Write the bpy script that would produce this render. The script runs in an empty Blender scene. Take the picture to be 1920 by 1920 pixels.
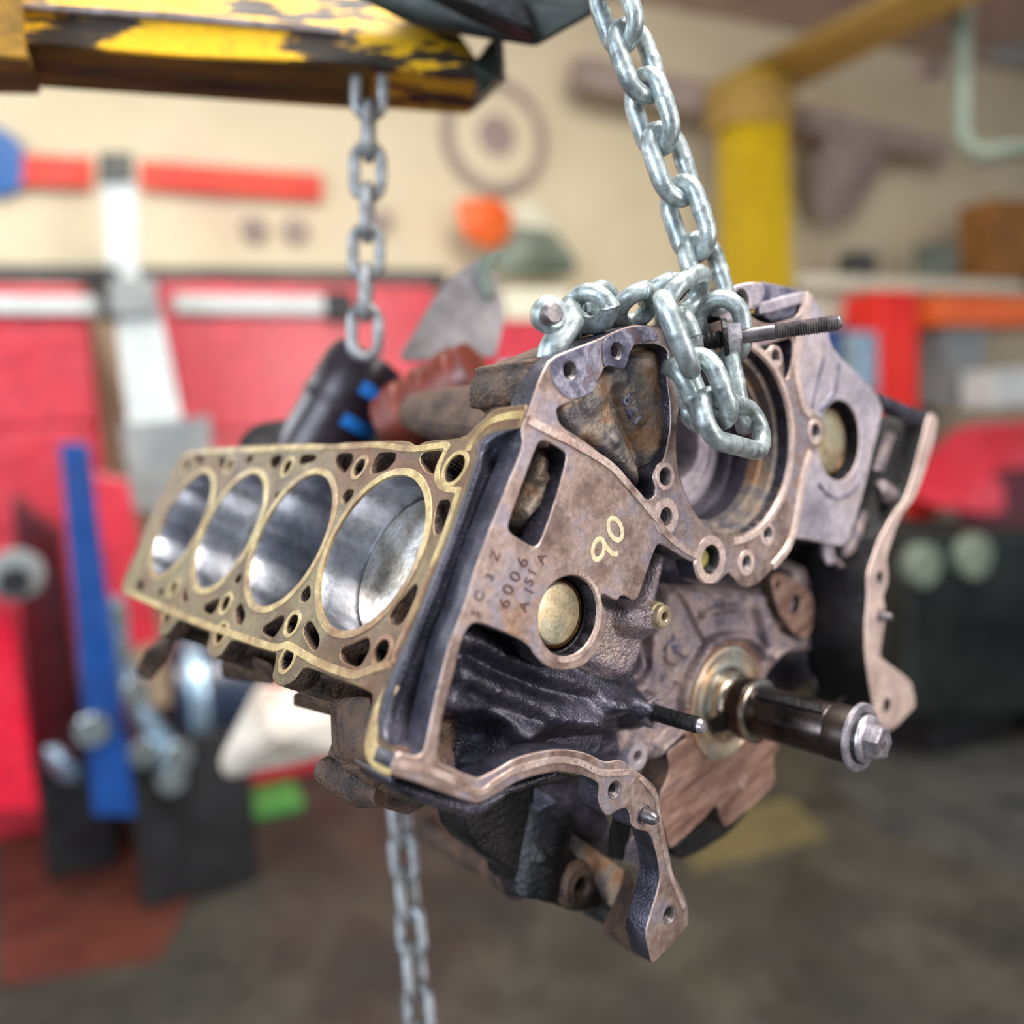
import bpy, bmesh, math, random
import numpy as np
from mathutils import Matrix, Vector
random.seed(4); rng = np.random.RandomState(4)
S = bpy.context.scene
COL = S.collection
# ------------------------------------------------------------------ camera, world, lights, exposure
F = 1569.7
CAM_H = 1.5
pitch, roll = math.radians(6), math.radians(3)
CR = (Matrix.Rotation(math.pi/2 - pitch, 3, 'X') @ Matrix.Rotation(-roll, 3, 'Z'))
CAM = CR.to_4x4(); CAM.translation = (0, 0, CAM_H)
cd = bpy.data.cameras.new('camera'); cam = bpy.data.objects.new('camera', cd); COL.objects.link(cam)
cam.matrix_world = CAM
cd.sensor_width = 36; cd.lens = F/1920*36
cd.clip_start = .02; cd.clip_end = 60
cd.dof.use_dof = True; cd.dof.focus_distance = .455; cd.dof.aperture_fstop = cd.lens/13.5
S.camera = cam
S.view_settings.view_transform = 'Standard'; S.view_settings.look = 'None'
S.view_settings.gamma = 1; S.view_settings.use_curve_mapping = False
S.view_settings.exposure = 0.0

w = bpy.data.worlds.new('world'); S.world = w; w.use_nodes = True
w.node_tree.nodes['Background'].inputs[0].default_value = (.80, .86, 1, 1)
w.node_tree.nodes['Background'].inputs[1].default_value = .40

def area(name, loc, target, size, sy, power, col):
    l = bpy.data.lights.new(name, 'AREA'); l.shape = 'RECTANGLE'; l.size = size; l.size_y = sy
    l.energy = power; l.color = col
    o = bpy.data.objects.new(name, l); COL.objects.link(o); o.location = loc
    o.rotation_euler = (Vector(target)-Vector(loc)).to_track_quat('-Z', 'Y').to_euler()
    return o
area('bay_door_light', (-2.6, -2.2, 2.2), (0, .6, 1.4), 2.2, 2.0, 150, (.78, .88, 1))
area('bore_band_light', (-2.9, 1.6, 2.6), (0, .7, 1.35), 2.2, .5, 30, (.85, .93, 1))  # added lamp facing the deck, makes bright bands in the bores
area('roof_light', (.6, .2, 4.0), (.1, .7, 1.3), 1.2, 2.6, 220, (1, .96, .92))
area('right_fill_light', (2.8, -1.2, 1.8), (.1, .5, 1.4), 1.2, 2.4, 80, (1, .94, .90))  # added fill from the front right to brighten the front face
area('workshop_light', (.3, 2.0, 3.9), (.4, 4.0, 1.0), 3.5, 1.2, 170, (1, .95, .86))

# ------------------------------------------------------------------ coordinates
ZM = dict(p=(0,0,1), a=(200,760,.364583), b=(780,600,.322917), c=(1180,500,.322917), d=(1100,1000,.34375),
          e=(700,1100,.385333), f=(960,0,.458333), g=(1400,500,.270833), h=(860,940,1/6), i=(1180,500,1/4.8),
          j=(980,500,1/6), k=(1180,1060,.197917), l=(1480,960,.229133), m=(880,1440,1/4.8), n=(560,1240,1/4.8))
def px(tag, x, y):
    o = ZM[tag]; return (o[0]+x*o[2], o[1]+y*o[2])
def tr(tag, *pts):
    return [px(tag, x, y) for x, y in pts]
rv = np.array([-2.7872, .4335, -1.0042]); th = np.linalg.norm(rv); kx = rv/th
K = np.array([[0,-kx[2],kx[1]],[kx[2],0,-kx[0]],[-kx[1],kx[0],0]])
RB = np.eye(3)+math.sin(th)*K+(1-math.cos(th))*(K@K)          # block -> photo-camera axes
TB = np.array([.17838, .13604, .55615]); CB = -RB.T@TB          # camera position in block axes
CV = Matrix(((1,0,0,0),(0,-1,0,0),(0,0,-1,0),(0,0,0,1)))
RT = Matrix([list(RB[i])+[TB[i]] for i in range(3)]+[[0,0,0,1]])
MB = CAM @ CV @ RT                                              # block -> world
AL = .741; HD = .28564
DN = np.array([-math.cos(AL), math.sin(AL), 0]); DU = np.array([-math.sin(AL), -math.cos(AL), 0]); DZ = np.array([0,0,1.])
def ray(x, y): return RB.T@np.array([(x-960)/F, (y-960)/F, 1])
def bp(p, z=0.):                     # point of the block's cross plane Z=z
    d = ray(*p); s = (z-CB[2])/d[2]; return CB+s*d
def dk(p, o=0.):                     # (u, z) on the deck plane, o above it
    d = ray(*p); s = (HD+o-CB@DN)/(d@DN); P = CB+s*d; return np.array([P@DU, P[2]])
def dkp(u, z, o=0.): return (HD+o)*DN+u*DU+z*DZ
def wp(x, y, depth):                 # world point at a depth
    v = CAM @ Vector(((x-960)/F*depth, -(y-960)/F*depth, -depth)); return np.array(v)
def bw(P): return np.array(MB @ Vector(P))

# ------------------------------------------------------------------ materials
def mat(name, cols, scale=30, rough=.5, metal=0., bump=None, stretch=(1,1,1), detail=6, coat=0, rvar=.12, dist=0.0, emit=None, spec=.5, speck=.22, tint=None):
    m = bpy.data.materials.new(name); m.use_nodes = True; nt = m.node_tree; N = nt.nodes; L = nt.links
    b = N['Principled BSDF']; b.inputs['Metallic'].default_value = metal
    b.inputs['Specular IOR Level'].default_value = spec
    if coat: b.inputs['Coat Weight'].default_value = coat; b.inputs['Coat Roughness'].default_value = .25
    tc = N.new('ShaderNodeTexCoord'); mp = N.new('ShaderNodeMapping'); mp.inputs['Scale'].default_value = stretch
    L.new(tc.outputs['Object'], mp.inputs[0])
    nz = N.new('ShaderNodeTexNoise'); nz.inputs['Scale'].default_value = scale; nz.inputs['Detail'].default_value = detail
    nz.inputs['Roughness'].default_value = .62; nz.inputs['Distortion'].default_value = dist
    L.new(mp.outputs[0], nz.inputs['Vector'])
    cr = N.new('ShaderNodeValToRGB'); e = cr.color_ramp.elements
    if len(cols) == 1: cols = [(0., cols[0][1] if len(cols[0]) == 2 else cols[0]), (1., cols[0][1] if len(cols[0]) == 2 else cols[0])]
    while len(e) < len(cols): e.new(.5)
    for el, (p_, c_) in zip(e, cols): el.position = p_; el.color = (*c_, 1)
    L.new(nz.outputs['Fac'], cr.inputs[0]); colout = cr.outputs[0]
    if tint:                                       # a second grime colour that gathers in patches of its own
        n5 = N.new('ShaderNodeTexNoise'); n5.inputs['Scale'].default_value = tint[1]; n5.inputs['Detail'].default_value = 7; n5.inputs['Roughness'].default_value = .7
        m5 = N.new('ShaderNodeMapping'); m5.inputs['Location'].default_value = (3.1, 1.7, .4); L.new(tc.outputs['Object'], m5.inputs[0]); L.new(m5.outputs[0], n5.inputs['Vector'])
        r5 = N.new('ShaderNodeMapRange'); r5.inputs[1].default_value = tint[2]; r5.inputs[2].default_value = tint[3]; L.new(n5.outputs['Fac'], r5.inputs[0])
        x5 = N.new('ShaderNodeMix'); x5.data_type = 'RGBA'; x5.inputs[7].default_value = (*tint[0], 1)
        L.new(r5.outputs[0], x5.inputs[0]); L.new(colout, x5.inputs[6]); colout = x5.outputs[2]
    if speck:
        n4 = N.new('ShaderNodeTexNoise'); n4.inputs['Scale'].default_value = scale*11; n4.inputs['Detail'].default_value = 5; n4.inputs['Roughness'].default_value = .7
        L.new(mp.outputs[0], n4.inputs['Vector'])
        r4 = N.new('ShaderNodeMapRange'); r4.inputs[1].default_value = .32; r4.inputs[2].default_value = .68; r4.inputs[3].default_value = 1-speck*1.6; r4.inputs[4].default_value = 1+speck
        L.new(n4.outputs['Fac'], r4.inputs[0])
        x4 = N.new('ShaderNodeVectorMath'); x4.operation = 'SCALE'; L.new(colout, x4.inputs[0]); L.new(r4.outputs[0], x4.inputs['Scale']); colout = x4.outputs[0]
    L.new(colout, b.inputs['Base Color'])
    if rvar:
        n2 = N.new('ShaderNodeTexNoise'); n2.inputs['Scale'].default_value = scale*2.3; n2.inputs['Detail'].default_value = 4
        L.new(mp.outputs[0], n2.inputs['Vector'])
        mr = N.new('ShaderNodeMapRange'); mr.inputs[1].default_value = .3; mr.inputs[2].default_value = .7
        mr.inputs[3].default_value = max(.02, rough-rvar); mr.inputs[4].default_value = min(1, rough+rvar)
        L.new(n2.outputs['Fac'], mr.inputs[0]); L.new(mr.outputs[0], b.inputs['Roughness'])
    else: b.inputs['Roughness'].default_value = rough
    last = None
    for sc, st, dd in (bump or []):
        n3 = N.new('ShaderNodeTexNoise'); n3.inputs['Scale'].default_value = sc; n3.inputs['Detail'].default_value = 3
        L.new(mp.outputs[0], n3.inputs['Vector'])
        bu = N.new('ShaderNodeBump'); bu.inputs['Strength'].default_value = st; bu.inputs['Distance'].default_value = dd
        L.new(n3.outputs['Fac'], bu.inputs['Height'])
        if last: L.new(last.outputs[0], bu.inputs['Normal'])
        last = bu
    if last: L.new(last.outputs[0], b.inputs['Normal'])
    if emit: b.inputs['Emission Color'].default_value = (*emit[0], 1); b.inputs['Emission Strength'].default_value = emit[1]
    return m
def s(r, g, b):
    f = lambda v: ((v/255+.055)/1.055)**2.4 if v > 10 else v/255/12.92
    return (f(r), f(g), f(b))
M = {}
M['face'] = mat('machined_iron', [(.28, s(88,70,66)), (.42, s(128,107,99)), (.50, s(164,143,134)), (.57, s(146,137,147)), (.64, s(160,130,110)), (.75, s(98,80,75))], 22, .42, .55, [(900,.25,.0004),(160,.12,.0006)], detail=9, rvar=.14, tint=(s(124,98,82), 70, .56, .75))
M['rib'] = mat('machined_rib', [(.3, s(120,92,84)), (.45, s(186,160,148)), (.6, s(214,194,184)), (.75, s(150,118,104))], 60, .38, .6, [(700,.35,.0005)], (1,1,1), 8)
M['blue_face'] = mat('blued_iron', [(.3, s(62,60,78)), (.46, s(100,98,118)), (.54, s(148,146,160)), (.60, s(112,104,122)), (.7, s(122,92,84))], 50, .42, .5, [(600,.4,.0006)], detail=9)
M['rust'] = mat('rusty_casting', [(.28, s(66,62,70)), (.42, s(108,102,104)), (.5, s(140,126,112)), (.58, s(150,112,82)), (.7, s(112,86,72))], 32, .5, .35, [(420,.6,.0012),(120,.35,.002)], detail=9)
M['cast'] = mat('dark_cast_iron', [(.3, s(30,30,37)), (.5, s(64,63,76)), (.7, s(100,94,108))], 40, .28, .55, [(620,.9,.0009),(180,.3,.0015)], coat=.3)
M['cast_mid'] = mat('grey_cast_iron', [(.3, s(92,84,92)), (.46, s(148,134,140)), (.56, s(168,148,140)), (.66, s(134,130,152)), (.78, s(98,92,100))], 34, .34, .5, [(560,1.0,.0014),(130,.4,.003)])
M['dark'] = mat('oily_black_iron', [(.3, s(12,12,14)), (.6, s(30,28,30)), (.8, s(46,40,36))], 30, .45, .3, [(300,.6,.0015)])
M['brown'] = mat('grimy_brown_iron', [(.28, s(34,26,24)), (.45, s(66,52,46)), (.56, s(98,74,58)), (.68, s(70,60,62)), (.8, s(128,98,70))], 40, .62, .15, [(330,.9,.002),(90,.7,.004)], detail=9)
M['gold'] = mat('gasket_gold', [(.28, s(88,66,44)), (.42, s(134,108,70)), (.52, s(178,158,108)), (.62, s(154,132,88)), (.75, s(98,70,48))], 26, .45, .15, [(600,.3,.0005)], detail=8, tint=(s(112,72,46), 9, .5, .66))
M['deck'] = mat('deck_surface', [(.28, s(54,40,30)), (.42, s(84,66,46)), (.55, s(112,100,68)), (.7, s(92,72,52))], 14, .5, .1, [(700,.5,.0006)], detail=9, tint=(s(96,60,40), 8, .48, .62))
M['bore'] = mat('honed_bore_steel', [(.35, s(178,180,188)), (.65, s(206,210,220))], 200, .30, 1.0, None, (1,1,1), 2, rvar=.04, speck=.04)
nt_b = M['bore'].node_tree; tg_ = nt_b.nodes.new('ShaderNodeTangent'); tg_.direction_type = 'RADIAL'; tg_.axis = 'Z'
nt_b.links.new(tg_.outputs[0], nt_b.nodes['Principled BSDF'].inputs['Tangent']); nt_b.nodes['Principled BSDF'].inputs['Anisotropic'].default_value = .85
nt_b.nodes['Principled BSDF'].inputs['Anisotropic Rotation'].default_value = .25
M['piston'] = mat('piston_crown', [(.3, s(96,92,88)), (.45, s(158,150,138)), (.6, s(198,196,196)), (.75, s(128,112,96))], 34, .34, .8, [(300,.2,.0005)], detail=8)
M['plug'] = mat('zinc_core_plug', [(.3, s(150,128,96)), (.5, s(192,174,140)), (.62, s(186,182,156)), (.75, s(168,134,104))], 50, .34, .6, [(900,.2,.0004)])
M['bronze'] = mat('dark_bronze_ring', [(.3, s(60,40,24)), (.6, s(104,74,44))], 50, .4, .7)
M['collar'] = mat('burnt_brown_collar', [(.3, s(28,22,19)), (.6, s(48,37,30))], 40, .45, .6)
M['zinc'] = mat('galvanised_chain', [(.3, s(100,106,106)), (.46, s(150,160,160)), (.6, s(188,200,200)), (.75, s(128,130,126))], 90, .40, .6, [(420,.22,.0005)], detail=7, speck=.15)
M['zinc_far'] = mat('galvanised_chain_worn', [(.3, s(110,106,104)), (.5, s(150,152,154)), (.7, s(176,182,184))], 60, .45, .5)
M['steel'] = mat('polished_crank_steel', [(.3, s(150,134,118)), (.5, s(198,190,176)), (.7, s(176,150,124))], 40, .22, 1.0, None, (1,1,6), rvar=.06)
M['steel_dark'] = mat('browned_crank_steel', [(.3, s(54,46,44)), (.5, s(84,76,74)), (.7, s(70,52,42))], 30, .27, .95, [(600,.15,.0004)], rvar=.08)
M['bolt'] = mat('zinc_bolt', [(.3, s(126,118,122)), (.6, s(190,184,192))], 60, .35, .75, [(700,.25,.0004)])
M['stud'] = mat('grey_stud_steel', [(.3, s(78,74,76)), (.6, s(122,116,118))], 80, .4, .7, [(900,.3,.0003)])
M['thread'] = mat('thread_steel', [(.3, s(74,68,68)), (.6, s(136,128,128))], 120, .45, .7)
M['cap'] = mat('machined_cap_copper', [(.3, s(116,84,76)), (.48, s(158,122,108)), (.6, s(184,150,134)), (.75, s(134,108,108))], 20, .4, .55, [(90,.3,.0006)], (1,6,1), 8)
M['copper_ring'] = mat('polished_seal_land', [(.3, s(220,170,134)), (.5, s(226,206,180)), (.7, s(190,206,204))], 30, .36, .85, None, rvar=.05)
M['paint'] = mat('yellow_paint_mark', [(.3, s(196,178,140)), (.6, s(224,208,170))], 200, .6, 0)
M['stamp'] = mat('stamped_groove', [(.3, s(66,44,44)), (.6, s(92,66,62))], 60, .5, .4)
M['brass'] = mat('brass_pin', [(.3, s(170,160,80)), (.6, s(214,206,130))], 60, .3, .8)
M['right_face'] = mat('lilac_machined_iron', [(.3, s(154,146,156)), (.5, s(190,180,188)), (.7, s(196,178,176))], 14, .42, .5, [(500,.3,.0005)])
M['pink_rib'] = mat('pink_machined_rib', [(.3, s(186,156,146)), (.5, s(216,192,182)), (.7, s(222,196,176))], 30, .42, .5)
M['blackhole'] = mat('unlit_cavity_iron', [(.3, s(8,8,10)), (.7, s(20,18,20))], 30, .6, .2)  # shade inside deep holes and notches, put into a near-black colour
M['white_spot'] = M['paint']

# ------------------------------------------------------------------ object helpers
def link(name, me, m=None, parent=None, smooth=False, label=None):
    o = bpy.data.objects.new(name, me); COL.objects.link(o)
    if m is not None:
        me.materials.clear(); me.materials.append(M[m] if isinstance(m, str) else m)
    if smooth: me.polygons.foreach_set('use_smooth', [True]*len(me.polygons))
    if parent is not None: o.parent = parent
    if label: o['label'] = label
    return o
def tag(o, label, cat, group=None, kind=None):
    if label: o['label'] = label
    if cat: o['category'] = cat
    if group: o['group'] = group
    if kind: o['kind'] = kind
    return o
def empty(name, label, cat, mw=None, loc=(0,0,0), group=None):
    o = bpy.data.objects.new(name, None); COL.objects.link(o); o.empty_display_size = .02
    if mw is not None: o.matrix_world = mw
    else: o.location = loc
    return tag(o, label, cat, group)
def mesh(name, V, Fc):
    me = bpy.data.meshes.new(name); me.from_pydata([tuple(map(float, v)) for v in V], [], Fc); me.update(); return me
def chaikin(P, n=2, q=.2):
    P = [np.array(p, float) for p in P]
    for _ in range(n):
        Q = []
        for i in range(len(P)):
            a, b = P[i], P[(i+1) % len(P)]
            Q += [a*(1-q)+b*q, a*q+b*(1-q)]
        P = Q
    return P
def catmull(P, n=6):
    P = [np.array(p, float) for p in P]; out = []
    for i in range(len(P)-1):
        p0 = P[max(i-1, 0)]; p1 = P[i]; p2 = P[i+1]; p3 = P[min(i+2, len(P)-1)]
        for k in range(n):
            t = k/n
            out.append(.5*((2*p1)+(-p0+p2)*t+(2*p0-5*p1+4*p2-p3)*t*t+(-p0+3*p1-3*p2+p3)*t**3))
    out.append(P[-1]); return out
def circ(c, r, n=48, a0=0): return [np.array([c[0]+r*math.cos(a0+2*math.pi*k/n), c[1]+r*math.sin(a0+2*math.pi*k/n)]) for k in range(n)]
def plate(name, outer, holes, depth, frame, m, parent, bevel=.0008, top=0., seg=2, label=None, side=None):
    """2-D outline with holes, extruded from `top` down by depth along the frame's -z, edges rounded"""
    cu = bpy.data.curves.new(name, 'CURVE'); cu.dimensions = '2D'; cu.fill_mode = 'BOTH'
    for poly in [outer]+list(holes):
        sp = cu.splines.new('POLY'); sp.points.add(len(poly)-1)
        for k, p in enumerate(poly): sp.points[k].co = (float(p[0]), float(p[1]), 0, 1)
        sp.use_cyclic_u = True
    cu.extrude = max(depth/2-bevel, 1e-5); cu.bevel_depth = bevel; cu.bevel_resolution = seg; cu.offset = -bevel
    to = bpy.data.objects.new('tmp', cu); COL.objects.link(to)
    dg = bpy.context.evaluated_depsgraph_get()
    me = bpy.data.meshes.new_from_object(to.evaluated_get(dg))
    bpy.data.objects.remove(to); bpy.data.curves.remove(cu)
    me.transform(frame @ Matrix.Translation((0, 0, top-depth/2)))
    me.name = name
    o = link(name, me, m, parent, label=label)
    sd = side or SIDE.get(m)
    if sd:
        me.materials.append(M[sd]); z_ = (frame.to_3x3() @ Vector((0,0,1))).normalized()
        if m in EDGE: me.materials.append(M[EDGE[m]])
        for p in me.polygons:
            q_ = p.normal.dot(z_)
            p.material_index = 0 if q_ > (.93 if m in EDGE else .55) else (2 if (m in EDGE and q_ > .30) else 1)
    return o
EDGE = dict(face='rib', right_face='pink_rib', deck='gold', cap='rib')
SIDE = dict(cap='brown', face='cast', blue_face='cast', pink_rib='dark', right_face='cast', gold='brown', deck='brown')
I4 = Matrix.Identity(4)
DF = Matrix(((DU[0], 0, DN[0], HD*DN[0]), (DU[1], 0, DN[1], HD*DN[1]), (0, 1, 0, 0), (0, 0, 0, 1)))  # (u,z,n)->block
# make the deck frame right handed: x=u, y=z, z=u x z
def P2(pts, z=0.): return [bp(p, z)[:2] for p in pts]
def dkc(p, o=0.):
    q_ = dk(p, o); q_[1] = min(q_[1], -.0006); return q_
def D2(pts, o=0.): return [dkc(p, o) for p in pts]
def frame_axis(P, ax, up=None):
    ax = Vector(ax).normalized(); q = ax.to_track_quat('Z', 'Y'); m = q.to_matrix().to_4x4(); m.translation = Vector(P); return m
def lathe(name, prof, fr, m, parent, n=48, smooth=True, closed=False, label=None, arc=None):
    V = []; Fc = []; k = len(prof)
    for a in range(n):
        c, s_ = math.cos(2*math.pi*a/n), math.sin(2*math.pi*a/n)
        for r, z in prof: V.append(fr @ Vector((r*c, r*s_, z)))
    for a in range(n):
        b = (a+1) % n
        for j_ in range(k-1): Fc.append((a*k+j_, b*k+j_, b*k+j_+1, a*k+j_+1))
    me = mesh(name, V, Fc)
    bm = bmesh.new(); bm.from_mesh(me); bmesh.ops.remove_doubles(bm, verts=bm.verts, dist=1e-6); bmesh.ops.recalc_face_normals(bm, faces=bm.faces); bm.to_mesh(me); bm.free()
    o = link(name, me, m, parent, label=label)
    if smooth:
        me.polygons.foreach_set('use_smooth', [True]*len(me.polygons)); me.set_sharp_from_angle(angle=math.radians(35))
    return o
def tube(name, pts, r, m, parent=None, n=12, closed=False, caps=True, label=None):
    P = [Vector(p) for p in pts]; N_ = len(P); V = []; Fc = []
    rr = r if hasattr(r, '__len__') else [r]*N_
    prev = None
    for k in range(N_):
        if closed: t = (P[(k+1) % N_]-P[k-1]).normalized()
        else: t = (P[min(k+1, N_-1)]-P[max(k-1, 0)]).normalized()
        if prev is None:
            u = t.orthogonal().normalized()
        else:
            u = (prev-t*prev.dot(t)).normalized()
        prev = u; v = t.cross(u)
        for a in range(n):
            an = 2*math.pi*a/n; V.append(P[k]+(u*math.cos(an)+v*math.sin(an))*rr[k])
    for k in range(N_ if closed else N_-1):
        k2 = (k+1) % N_
        off = 0
        if closed and k2 == 0:
            # best twist match
            best = min(range(n), key=lambda o_: (V[k*n]-V[(o_) % n]).length); off = best
        for a in range(n):
            b = (a+1) % n
            Fc.append((k*n+a, k*n+b, k2*n+(b+off) % n, k2*n+(a+off) % n))
    if not closed and caps:
        Fc.append(tuple(range(n))[::-1]); Fc.append(tuple((N_-1)*n+a for a in range(n)))
    me = mesh(name, V, Fc); o = link(name, me, m, parent, label=label)
    me.polygons.foreach_set('use_smooth', [True]*len(me.polygons)); me.set_sharp_from_angle(angle=math.radians(50))
    return o
def box(name, c, sz, m, parent=None, rz=0, bev=.0, rot=None, label=None, seg=2):
    bm = bmesh.new(); bmesh.ops.create_cube(bm, size=1)
    for v in bm.verts: v.co = Vector((v.co.x*sz[0], v.co.y*sz[1], v.co.z*sz[2]))
    if bev: bmesh.ops.bevel(bm, geom=bm.edges[:], offset=bev, segments=seg, affect='EDGES', profile=.5)
    me = bpy.data.meshes.new(name); bm.to_mesh(me); bm.free()
    o = link(name, me, m, parent, label=label); o.location = c
    if rot is not None: o.rotation_euler = rot
    else: o.rotation_euler = (0, 0, rz)
    return o
def hull(name, pts, m, parent=None, bev=0, label=None, smooth=False):
    bm = bmesh.new()
    for p in pts: bm.verts.new(tuple(map(float, p)))
    r = bmesh.ops.convex_hull(bm, input=bm.verts)
    bmesh.ops.delete(bm, geom=[v for v in bm.verts if not v.link_faces], context='VERTS')
    bmesh.ops.dissolve_limit(bm, angle_limit=.05, verts=bm.verts, edges=bm.edges)
    if bev: bmesh.ops.bevel(bm, geom=bm.edges[:], offset=bev, segments=2, affect='EDGES', profile=.5, clamp_overlap=True)
    bmesh.ops.recalc_face_normals(bm, faces=bm.faces)
    me = bpy.data.meshes.new(name); bm.to_mesh(me); bm.free()
    return link(name, me, m, parent, label=label, smooth=smooth)
def ribbon(name, pts3, width, height, nrm, m, parent, label=None):
    """raised strip (trapezoid section) along 3-D points lying in a plane with normal nrm"""
    P = [np.array(p, float) for p in pts3]; nrm = np.array(nrm, float); V = []; Fc = []
    ww = width if hasattr(width, '__len__') else [width]*len(P)
    for k in range(len(P)):
        t = P[min(k+1, len(P)-1)]-P[max(k-1, 0)]; t /= np.linalg.norm(t)+1e-9; sd = np.cross(nrm, t)
        w_ = ww[k]/2
        V += [P[k]-sd*w_-nrm*.0006, P[k]-sd*w_*.75+nrm*height, P[k]+sd*w_*.75+nrm*height, P[k]+sd*w_-nrm*.0006]
    for k in range(len(P)-1):
        for j_ in range(3): Fc.append((4*k+j_, 4*k+j_+1, 4*k+j_+5, 4*k+j_+4))
    Fc.append((0, 3, 2, 1)); e_ = 4*(len(P)-1); Fc.append((e_, e_+1, e_+2, e_+3))
    me = mesh(name, V, Fc)
    bm = bmesh.new(); bm.from_mesh(me); bmesh.ops.recalc_face_normals(bm, faces=bm.faces); bm.to_mesh(me); bm.free()
    return link(name, me, m, parent, label=label)

# ================================================================== ENGINE BLOCK
eng = empty('engine_block', 'bare rusty iron V8 engine block hanging from chains, four cylinder bores facing left', 'engine', mw=MB)

# ---- threaded hole part: ring lip + threaded wall + dark bottom
def bolt_hole(c, r, z=0., depth=.016, m='thread', turns=7, nm='threaded_hole', fr=None, parent=None):
    prof = [(r+.0010, z+.0003), (r, z-.0005)]
    for k in range(turns*2):
        prof.append((r-(.0011 if k % 2 else .0001)*min(1, r/.004), z-.0008-k*depth/turns/2))
    prof += [(r-.001, z-depth)]
    fr = fr or Matrix.Translation((c[0], c[1], 0))
    o_ = lathe(nm, prof, fr, m, parent or eng, 24, smooth=False)
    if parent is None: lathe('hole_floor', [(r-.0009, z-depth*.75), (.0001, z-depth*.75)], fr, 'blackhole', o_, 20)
    return o_
def at(tagc, z=0.):
    return bp(px(*tagc), z)[:2]

# ---- FRONT FACE -------------------------------------------------------------
outer = (tr('j', (310,1025), (600,910), (860,810), (1000,740), (1180,670), (1330,650), (1480,680))
  + tr('c', (270,330), (430,345), (560,300), (600,320), (680,270), (780,330), (850,330), (985,290), (1010,200), (1030,135), (1075,170), (1060,240), (1022,350), (985,560), (1010,760), (1060,835),
       (1120,880), (1140,960), (1115,1030), (1060,1085), (1015,1250), (985,1420), (955,1560), (925,1660), (860,1730), (800,1790), (745,1845), (690,1865), (640,1850), (605,1805), (575,1775), (550,1800), (520,1835), (475,1850), (425,1825), (395,1765), (385,1690))
  + tr('b', (1610,1410), (1530,1365), (1440,1308), (1408,1300), (1390,1330), (1330,1500), (1295,1610), (1262,1632), (1228,1608), (1192,1600), (1168,1635),(1120,1610),(1085,1590))
  + tr('e', (1110,60), (1135,140), (1135,210), (1105,300), (1030,385), (960,408), (890,408), (830,380), (782,330), (760,290), (720,260), (620,215), (520,178), (482,178), (455,210), (425,280), (400,400), (355,560), (325,700), (313,820), (322,852), (345,868),
       (450,910), (505,930), (525,928), (610,885), (690,835), (780,808), (870,792), (960,792), (1040,810), (1120,850), (1150,852), (1185,840), (1225,850), (1260,885), (1310,915), (1370,970), (1392,1020), (1400,1110), (1415,1180), (1440,1290), (1460,1400), (1500,1470), (1530,1540), (1537,1630), (1525,1665),
       (1430,1770), (1375,1825), (1355,1832), (1345,1790), (1322,1690), (1360,1560), (1395,1440), (1395,1380), (1378,1290), (1350,1210), (1330,1190), (1285,1185), (1255,1160), (1250,1110), (1235,1078), (1200,1085), (1142,1122), (1110,1085), (1095,1040), (1100,970), (1090,950),
       (1040,925), (960,903), (880,903), (790,920), (700,950), (620,1000), (545,1045), (505,1057), (440,1040), (330,1000), (200,950), (75,915), (118,800), (180,822), (225,822), (246,800), (262,750), (300,560), (345,380), (375,260), (430,130), (468,15))
  + tr('b', (330,1480), (460,1130), (600,790), (625,715), (612,625), (640,560), (665,490), (720,330)))
hole_plug = circ(bp((1066, 1155))[:2], .0205, 64)
slot = P2(chaikin(tr('b', (705,725), (730,700), (770,708), (865,765), (878,800), (800,1080), (720,1300), (690,1318), (650,1305), (545,1235), (535,1190), (600,1010)), 2))
tri = P2(chaikin(tr('b', (815,510), (900,478), (990,440), (1040,395), (1085,300), (1100,272), (1130,268), (1170,290), (1205,285), (1235,240), (1245,160), (1290,135), (1410,140), (1470,180), (1455,300), (1480,520), (1480,620), (1450,780), (1420,840), (1385,870), (1375,920),
      (1395,985), (1380,1030), (1345,1045), (1280,1000), (1215,930), (1110,805), (1000,715), (850,620), (825,570)), 2))
PC = np.array([.012, .197]); 
q = np.array([bp(px('c', *p))[:2] for p in ((700,500),(800,590),(880,720),(930,870),(935,1050),(900,1230),(830,1390),(720,1510),(590,1560),(480,1520),(400,1440),(320,1300),(262,1050))])
sol = np.linalg.lstsq(np.c_[2*q, np.ones(len(q))], (q**2).sum(1), rcond=None)[0]
PC = sol[:2]; PR = math.sqrt(sol[2]+PC@PC)
pump = circ(PC, PR, 96)
rec2 = P2(chaikin(tr('c', (730,470), (850,440), (955,405), (945,560), (915,660), (898,640), (898,540), (878,480), (840,462), (800,480), (790,515)), 2))
HOLES = [('e',1172,988,.0040), ('e',1440,1597,.0046), ('j',525,1168,.0043), ('j',1050,950,.0043), ('c',205,1218,.0050), ('c',210,1450,.0050), ('c',845,525,.0047), ('c',1078,960,.0055), ('c',800,1552,.0047), ('c',677,1720,.0045)]
hc = [(at((t, x, y)), r) for t, x, y, r in HOLES]
big = at(('c', 470, 1700))
op = P2(chaikin(outer, 1, .22))
holes = [hole_plug, slot, tri, pump, rec2, circ(big, .0085, 32)]+[circ(c, r, 24) for c, r in hc]
plate('front_face', op, holes, .016, I4, 'face', eng, .0009, seg=3)
for (c, r) in hc: bolt_hole(c, r)
bolt_hole(big, .0085, depth=.013, m='dark', nm='dowel_bore')
lathe('brass_plug', [(.0001, -.005), (.0052, -.005), (.006, -.006), (.006, -.012)], Matrix.Translation((big[0], big[1], 0)), 'brass', eng, 32, label='small brass plug')
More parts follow.
